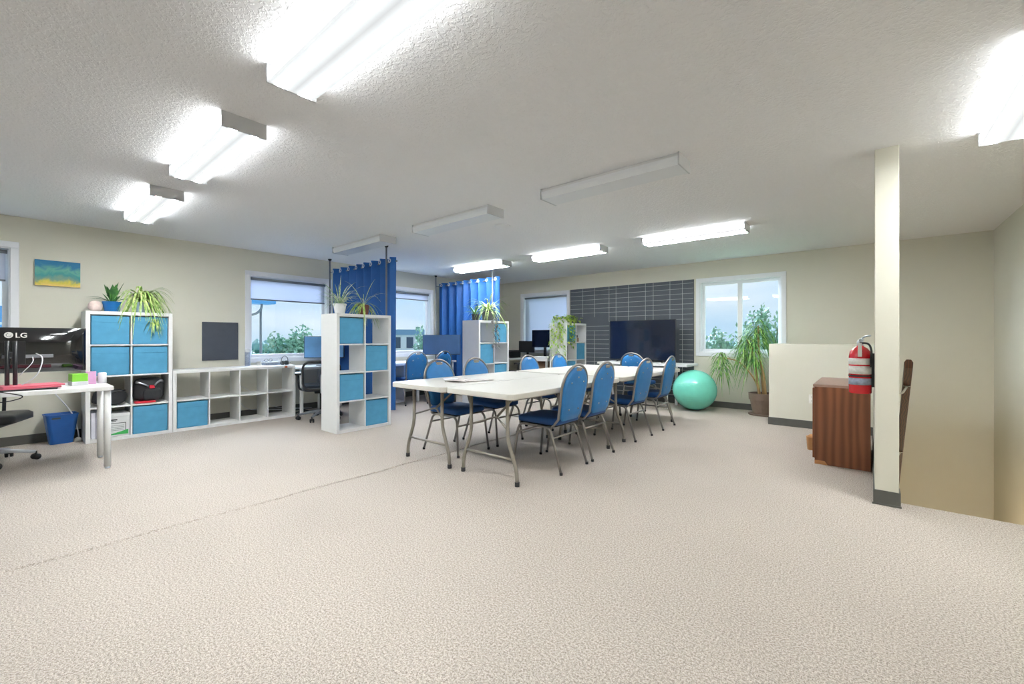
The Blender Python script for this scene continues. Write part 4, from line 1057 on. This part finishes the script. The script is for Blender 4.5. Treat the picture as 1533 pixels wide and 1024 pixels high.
def outlet(loc, rz, label):
    t = thing('wall_outlet', label, 'outlet', loc, rz)     # plate faces +x local
    MB().prism(rrect(-.037, .037, -.058, .058, .006), 0, .005, lambda a, b2, q: (q, a, b2)).build('cover_plate', 'plate', t, bevel=.001)
    m = MB()
    for z in (-.025, .025): m.box(.005, .0056, -.010, -.006, z - .006, z + .006).box(.005, .0056, .006, .010, z - .006, z + .006)
    m.build('sockets', 'ink', t); return t
outlet((XL + .0005, 2.22, .50), 0, 'white wall outlet seen through the low shelf')
outlet((-2.20, YB - .0005, .385), R(-90), 'white wall outlet above the mint exercise ball')
outlet((-.575, 6.699, .385), R(-90), 'white wall outlet on the half wall left of the walnut cabinet')
cb = MB().tube(bend([(-7.118, 2.22, .47), (-7.10, 2.20, .35), (-7.05, 2.3, .12), (-7.09, 2.6, .07), (-7.06, 2.9, .05), (-7.08, 3.3, .02)], .12), .004, 6)
cb.tube(bend([(-7.118, 2.235, .49), (-7.1, 2.5, .3), (-7.08, 2.7, .10), (-7.05, 3.2, .03)], .2), .004, 6)
tag(cb.build('cable', 'cable_w', smooth=True), 'white cables hanging from the outlet behind the low shelf', 'cable')
cb = MB()
for i in range(4): cb.tube(bend([(-6.95 + .1 * i, 2.90, .01), (-6.8 - .05 * i, 3.05, .012 + .01 * i), (-6.9 + .08 * i, 3.2, .01), (-6.7, 3.35, .012)], .1), .006, 6)
tag(cb.build('cable', 'cable_k', smooth=True), 'tangle of dark cables on the floor under the window desk', 'cable')

# ------------------------------------------------------------ ball, cabinet, basket, extinguisher, rail
eb = thing('exercise_ball', 'mint green exercise ball on the carpet by the far wall', 'ball', (-2.20, 7.26, .001))
MB().lathe([(max(.001, .335 * math.sin(math.pi * i / 32)) * (1 + .0), .325 - .325 * math.cos(math.pi * i / 32)) for i in range(33)], 56).build('ball_skin', 'ball', eb, smooth=True)
m = MB()
for k in range(-4, 5):
    if abs(k) < 2: continue
    z = .325 + k * .035; r_ = .335 * math.sqrt(max(0, 1 - (k * .035 / .325) ** 2)) + .0005
    m.tube([(r_ * math.cos(a_), r_ * math.sin(a_), z) for a_ in [2 * math.pi * j / 48 for j in range(49)]], .0016, 5, caps=False)
m.build('grip_ridges', 'ball', eb, smooth=True)

cab = thing('cabinet', 'low walnut laminate cabinet standing against the half wall', 'cabinet', (-.40, 4.86, 0))
MB().box(.0, .40, 0, .94, .0, .715).build('cabinet_body', 'wcab', cab, bevel=.002)
MB().box(-.012, .405, -.008, .948, .715, .737).build('cabinet_top', mat('walnut_top', (150, 122, 108), .35, var=.1, scale=30), cab, bevel=.002)
MB().prism([(0, 0), (.10, 0), (.075, .035), (.0, .035)], -.0015, 0, lambda a, b2, q: (a, q, b2)).build('chipped_corner', mat('bare_particle_board', (196, 140, 92), .9), cab)
for k in range(2): 
    dd = MB().box(-.018, 0, .02 + k * .455, .465 + k * .455, .05, .70).build('door', 'wcab', cab, bevel=.002)
    MB().tube(bend([(-.018, .43 + k * .08, .45), (-.04, .43 + k * .08, .45), (-.04, .43 + k * .08, .37), (-.018, .43 + k * .08, .37)], .01), .004, 8).build('handle', 'silver', dd, smooth=True)
bk = thing('basket', 'small tan wicker basket beside the walnut cabinet', 'basket', (-.475, 5.44, 0))
MB().lathe([(.03, 0), (.035, .004), (.045, .13), (.048, .14), (.042, .14), (.035, .02)], 18).build('basket_body', 'wick', bk, smooth=True)
lump('basket_contents', 'wick', .03, .035, .03, 3, bk, (0, 0, .10), 2.2)

ex = thing('fire_extinguisher', 'red fire extinguisher hanging on the side of the post', 'fire extinguisher', (-.061, 4.14, .752))
MB().lathe([(.001, 0), (.062, 0), (.068, .006), (.068, .275), (.062, .31), (.045, .335), (.022, .35), (.018, .36)], 32).build('cylinder_body', 'red', ex, smooth=True)
MB().lathe([(.0683, .215), (.0689, .215), (.0689, .262), (.0683, .262)], 32).build('instruction_label', 'label', ex, smooth=True)
MB().lathe([(.0683, .145), (.0689, .145), (.0689, .205), (.0683, .205)], 32).build('instruction_label', 'label', ex, smooth=True)
MB().lathe([(.0683, .065), (.0689, .065), (.0689, .115), (.0683, .115)], 32).build('metal_label', 'label_s', ex, smooth=True)
MB().lathe([(.0685, .125), (.0705, .125), (.0705, .138), (.0685, .138)], 32).box(.066, .083, -.02, .02, .05, .30).build('wall_bracket', 'blackp', ex)
MB().lathe([(.02, .355), (.02, .385), (.012, .40)], 16).build('valve', 'silver', ex, smooth=True)
MB().tube(bend([(0, 0, .39), (.0, -.06, .405), (.02, -.10, .40)], .02), .007, 8).tube(bend([(0, 0, .40), (.03, -.06, .425), (.06, -.09, .43)], .02), .006, 8).build('squeeze_lever', 'silver', ex, smooth=True)
MB().box(-.012, .012, -.085, -.072, .275, .375).build('inspection_tag', 'top', ex, bevel=.002)
MB().tube(bend([(0, -.02, .375), (.05, -.04, .375), (.066, -.055, .33), (.062, -.06, .20)], .03), .007, 8).build('hose', 'cable_k', ex, smooth=True)

hr = thing('handrail', 'dark wooden handrail sloping down the stairwell on pale brackets', 'handrail', (.205, 4.10, 0))
d = Vector((0, 1, -.70)).normalized()
MB().prism([(-.022, -.03), (.022, -.03), (.024, .01), (.014, .03), (-.014, .03), (-.024, .01)], 0, 4.0, lambda a, b2, q: (a, q * d.y - b2 * d.z * .0, 0.985 + q * d.z + b2)).build('rail', 'rail', hr, bevel=.004)
for q in (.25, 1.45, 2.6):
    y, z = q * d.y, 0.955 + q * d.z
    MB().tube(bend([(-.055, y, z - .06), (-.025, y, z - .06), (0, y, z - .008)], .02), .007, 8).lathe([(.001, 0), (.02, 0), (.02, .002), (.001, .002)], 12, (0, y, z - .004)).build('bracket', 'plate', hr, smooth=True)

# ------------------------------------------------------------ outdoors
GZ = -3.4
struct(MB().box(-400, 400, -400, 400, GZ - .5, GZ).build('ground', 'ground'), 'green field and pale yards far below the windows')
struct(MB().box(-72, -58, -200, 200, GZ, GZ + .03).build('road', 'asph'), 'pale road crossing the field')
def tree(label, x, y, h, r, seed, n=3600, conif=False, group=None):
    random.seed(seed); t = thing('tree', label, 'tree', (x, y, GZ), 0, group)
    b = MB().tube([(0, 0, 0), (.05, .03, h * .35), (0, .05, h * .62)], .13, 8, r1=.06); tips = []
    for i in range(90):
        z0 = h * random.uniform(.12, .62); a_ = random.uniform(0, 6.28)
        rr = r * random.uniform(.35, 1); z1 = z0 + h * random.uniform(.08, .38)
        z1 = min(z1, h * random.uniform(.8, 1.0))
        p1 = Vector((rr * math.cos(a_) * math.sin(math.pi * min(1, .25 + z1 / h * .62)), rr * math.sin(a_) * math.sin(math.pi * min(1, .25 + z1 / h * .62)), z1))
        p0 = Vector((0, 0, z0)); b.tube([p0, (p0 + p1) / 2 + Vector((0, 0, -.05 * r)), p1], .03, 5, r1=.01); tips.append((p0, p1))
    b.build('trunk', 'bark', t, smooth=True)
    m = MB()
    for i in range(n):
        p0, p1 = random.choice(tips); u = random.uniform(.3, 1.03); c = p0 + (p1 - p0) * u + Vector((random.gauss(0, .11), random.gauss(0, .11), random.gauss(0, .12)))
        s_ = random.uniform(.06, .12); a_ = Vector((random.gauss(0, 1), random.gauss(0, 1), random.gauss(0, 1))).normalized(); q = a_.orthogonal().normalized()
        m.add([c - a_ * s_, c + q * s_ * .45, c + a_ * s_, c - q * s_ * .45], [(0, 1, 2, 3)])
    m.build('foliage', 'tleaf', t); return t
tree('leafy tree outside the window over the low shelf', -18.7, 7.75, 5.45, 1.35, 51, 9000)
tree('small pointed tree left of the leafy tree outside the low shelf window', -19.6, 6.95, 4.5, .75, 57, 3000)
tree('slender tree outside the window between the curtains', -15.9, 12.75, 5.5, .75, 52, 4200)
tree('bushy tree outside the sliding window, left of the centre bar', -4.30, 16.1, 5.60, .85, 53, 6500)
tree('middle bushy tree outside the sliding window, behind the centre bar', -3.55, 17.6, 5.30, .8, 55, 5500)
tree('tallest bushy tree outside the sliding window, right of the centre bar', -2.75, 17.0, 5.95, 1.0, 54, 8000)
# distant tree line: one mass, haze painted in as a pale bluish leaf colour
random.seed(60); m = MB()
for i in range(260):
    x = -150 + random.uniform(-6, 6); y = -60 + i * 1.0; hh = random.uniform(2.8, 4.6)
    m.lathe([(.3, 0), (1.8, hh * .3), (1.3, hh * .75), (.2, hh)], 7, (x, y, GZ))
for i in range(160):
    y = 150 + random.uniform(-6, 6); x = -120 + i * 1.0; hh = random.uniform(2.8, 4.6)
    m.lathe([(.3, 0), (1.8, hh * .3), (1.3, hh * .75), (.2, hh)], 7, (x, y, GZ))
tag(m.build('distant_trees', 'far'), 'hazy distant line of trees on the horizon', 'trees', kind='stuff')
# building across the yard seen between the curtains
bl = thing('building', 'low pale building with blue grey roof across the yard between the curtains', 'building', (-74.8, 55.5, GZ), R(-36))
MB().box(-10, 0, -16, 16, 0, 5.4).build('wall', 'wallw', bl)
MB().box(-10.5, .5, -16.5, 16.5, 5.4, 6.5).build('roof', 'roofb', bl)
for yy in (-9.5, -5.2, -3.2, -.6, 2.2, 5.4, 8.6):
    MB().box(0, .08, yy, yy + 1.4, 2.6, 4.9).build('building_window', 'dkwin', bl)
for k, (yy, lb) in enumerate((((-64.0, 41.4), 'left parked car before the low pale building'), ((-60.2, 46.2), 'right parked car before the low pale building'))):
    c_ = thing('car', lb, 'car', (yy[0], yy[1], GZ), R(-36), 'parked cars outside')
    MB().prism([(-1.9, .3), (1.9, .3), (1.9, .75), (1.2, .85), (.7, 1.35), (-1.0, 1.35), (-1.5, .85), (-1.9, .8)], -.8, .8, lambda a, b2, q: (q, a, b2)).build('car_body', 'car' if k else 'wallw', c_, bevel=.05)
    for dy in (-1.2, 1.2):
        for dx in (-.8, .65): MB().tube([(dx, dy, .32), (dx + .15, dy, .32)], .32, 16).build('wheel', 'rubber', c_)
lpst = thing('lamp_post', 'blue flat topped lamp post outside the window over the low shelf', 'lamp post', (-14.0, 5.0, GZ))
MB().tube([(0, 0, 0), (0, 0, 5.45)], .045, 10, r1=.035).tube(bend([(0, -.32, 5.25), (0, -.12, 5.3), (0, .02, 5.45), (0, .03, 5.62)], .1), .035, 8).build('post', 'greyp', lpst, smooth=True)
MB().box(-.3, .3, -.55, .32, 5.60, 5.72).box(-.15, .15, -.55, .2, 5.72, 5.85).build('lamp_head', 'bluem', lpst, bevel=.02)
bb = thing('building', 'blue clad building outside the window at the left edge of the photo', 'building', (-16, -3.2, GZ))
MB().box(-3, 0, -3, 3.45, 0, 5.35).build('wall', 'bluem', bb)
mb = MB()
for k in range(9): mb.box(0, .03, -3, 3.45, .5 + k * .55, .56 + k * .55)
mb.build('siding_strips', 'wallw', bb)

bpy.context.view_layer.update()
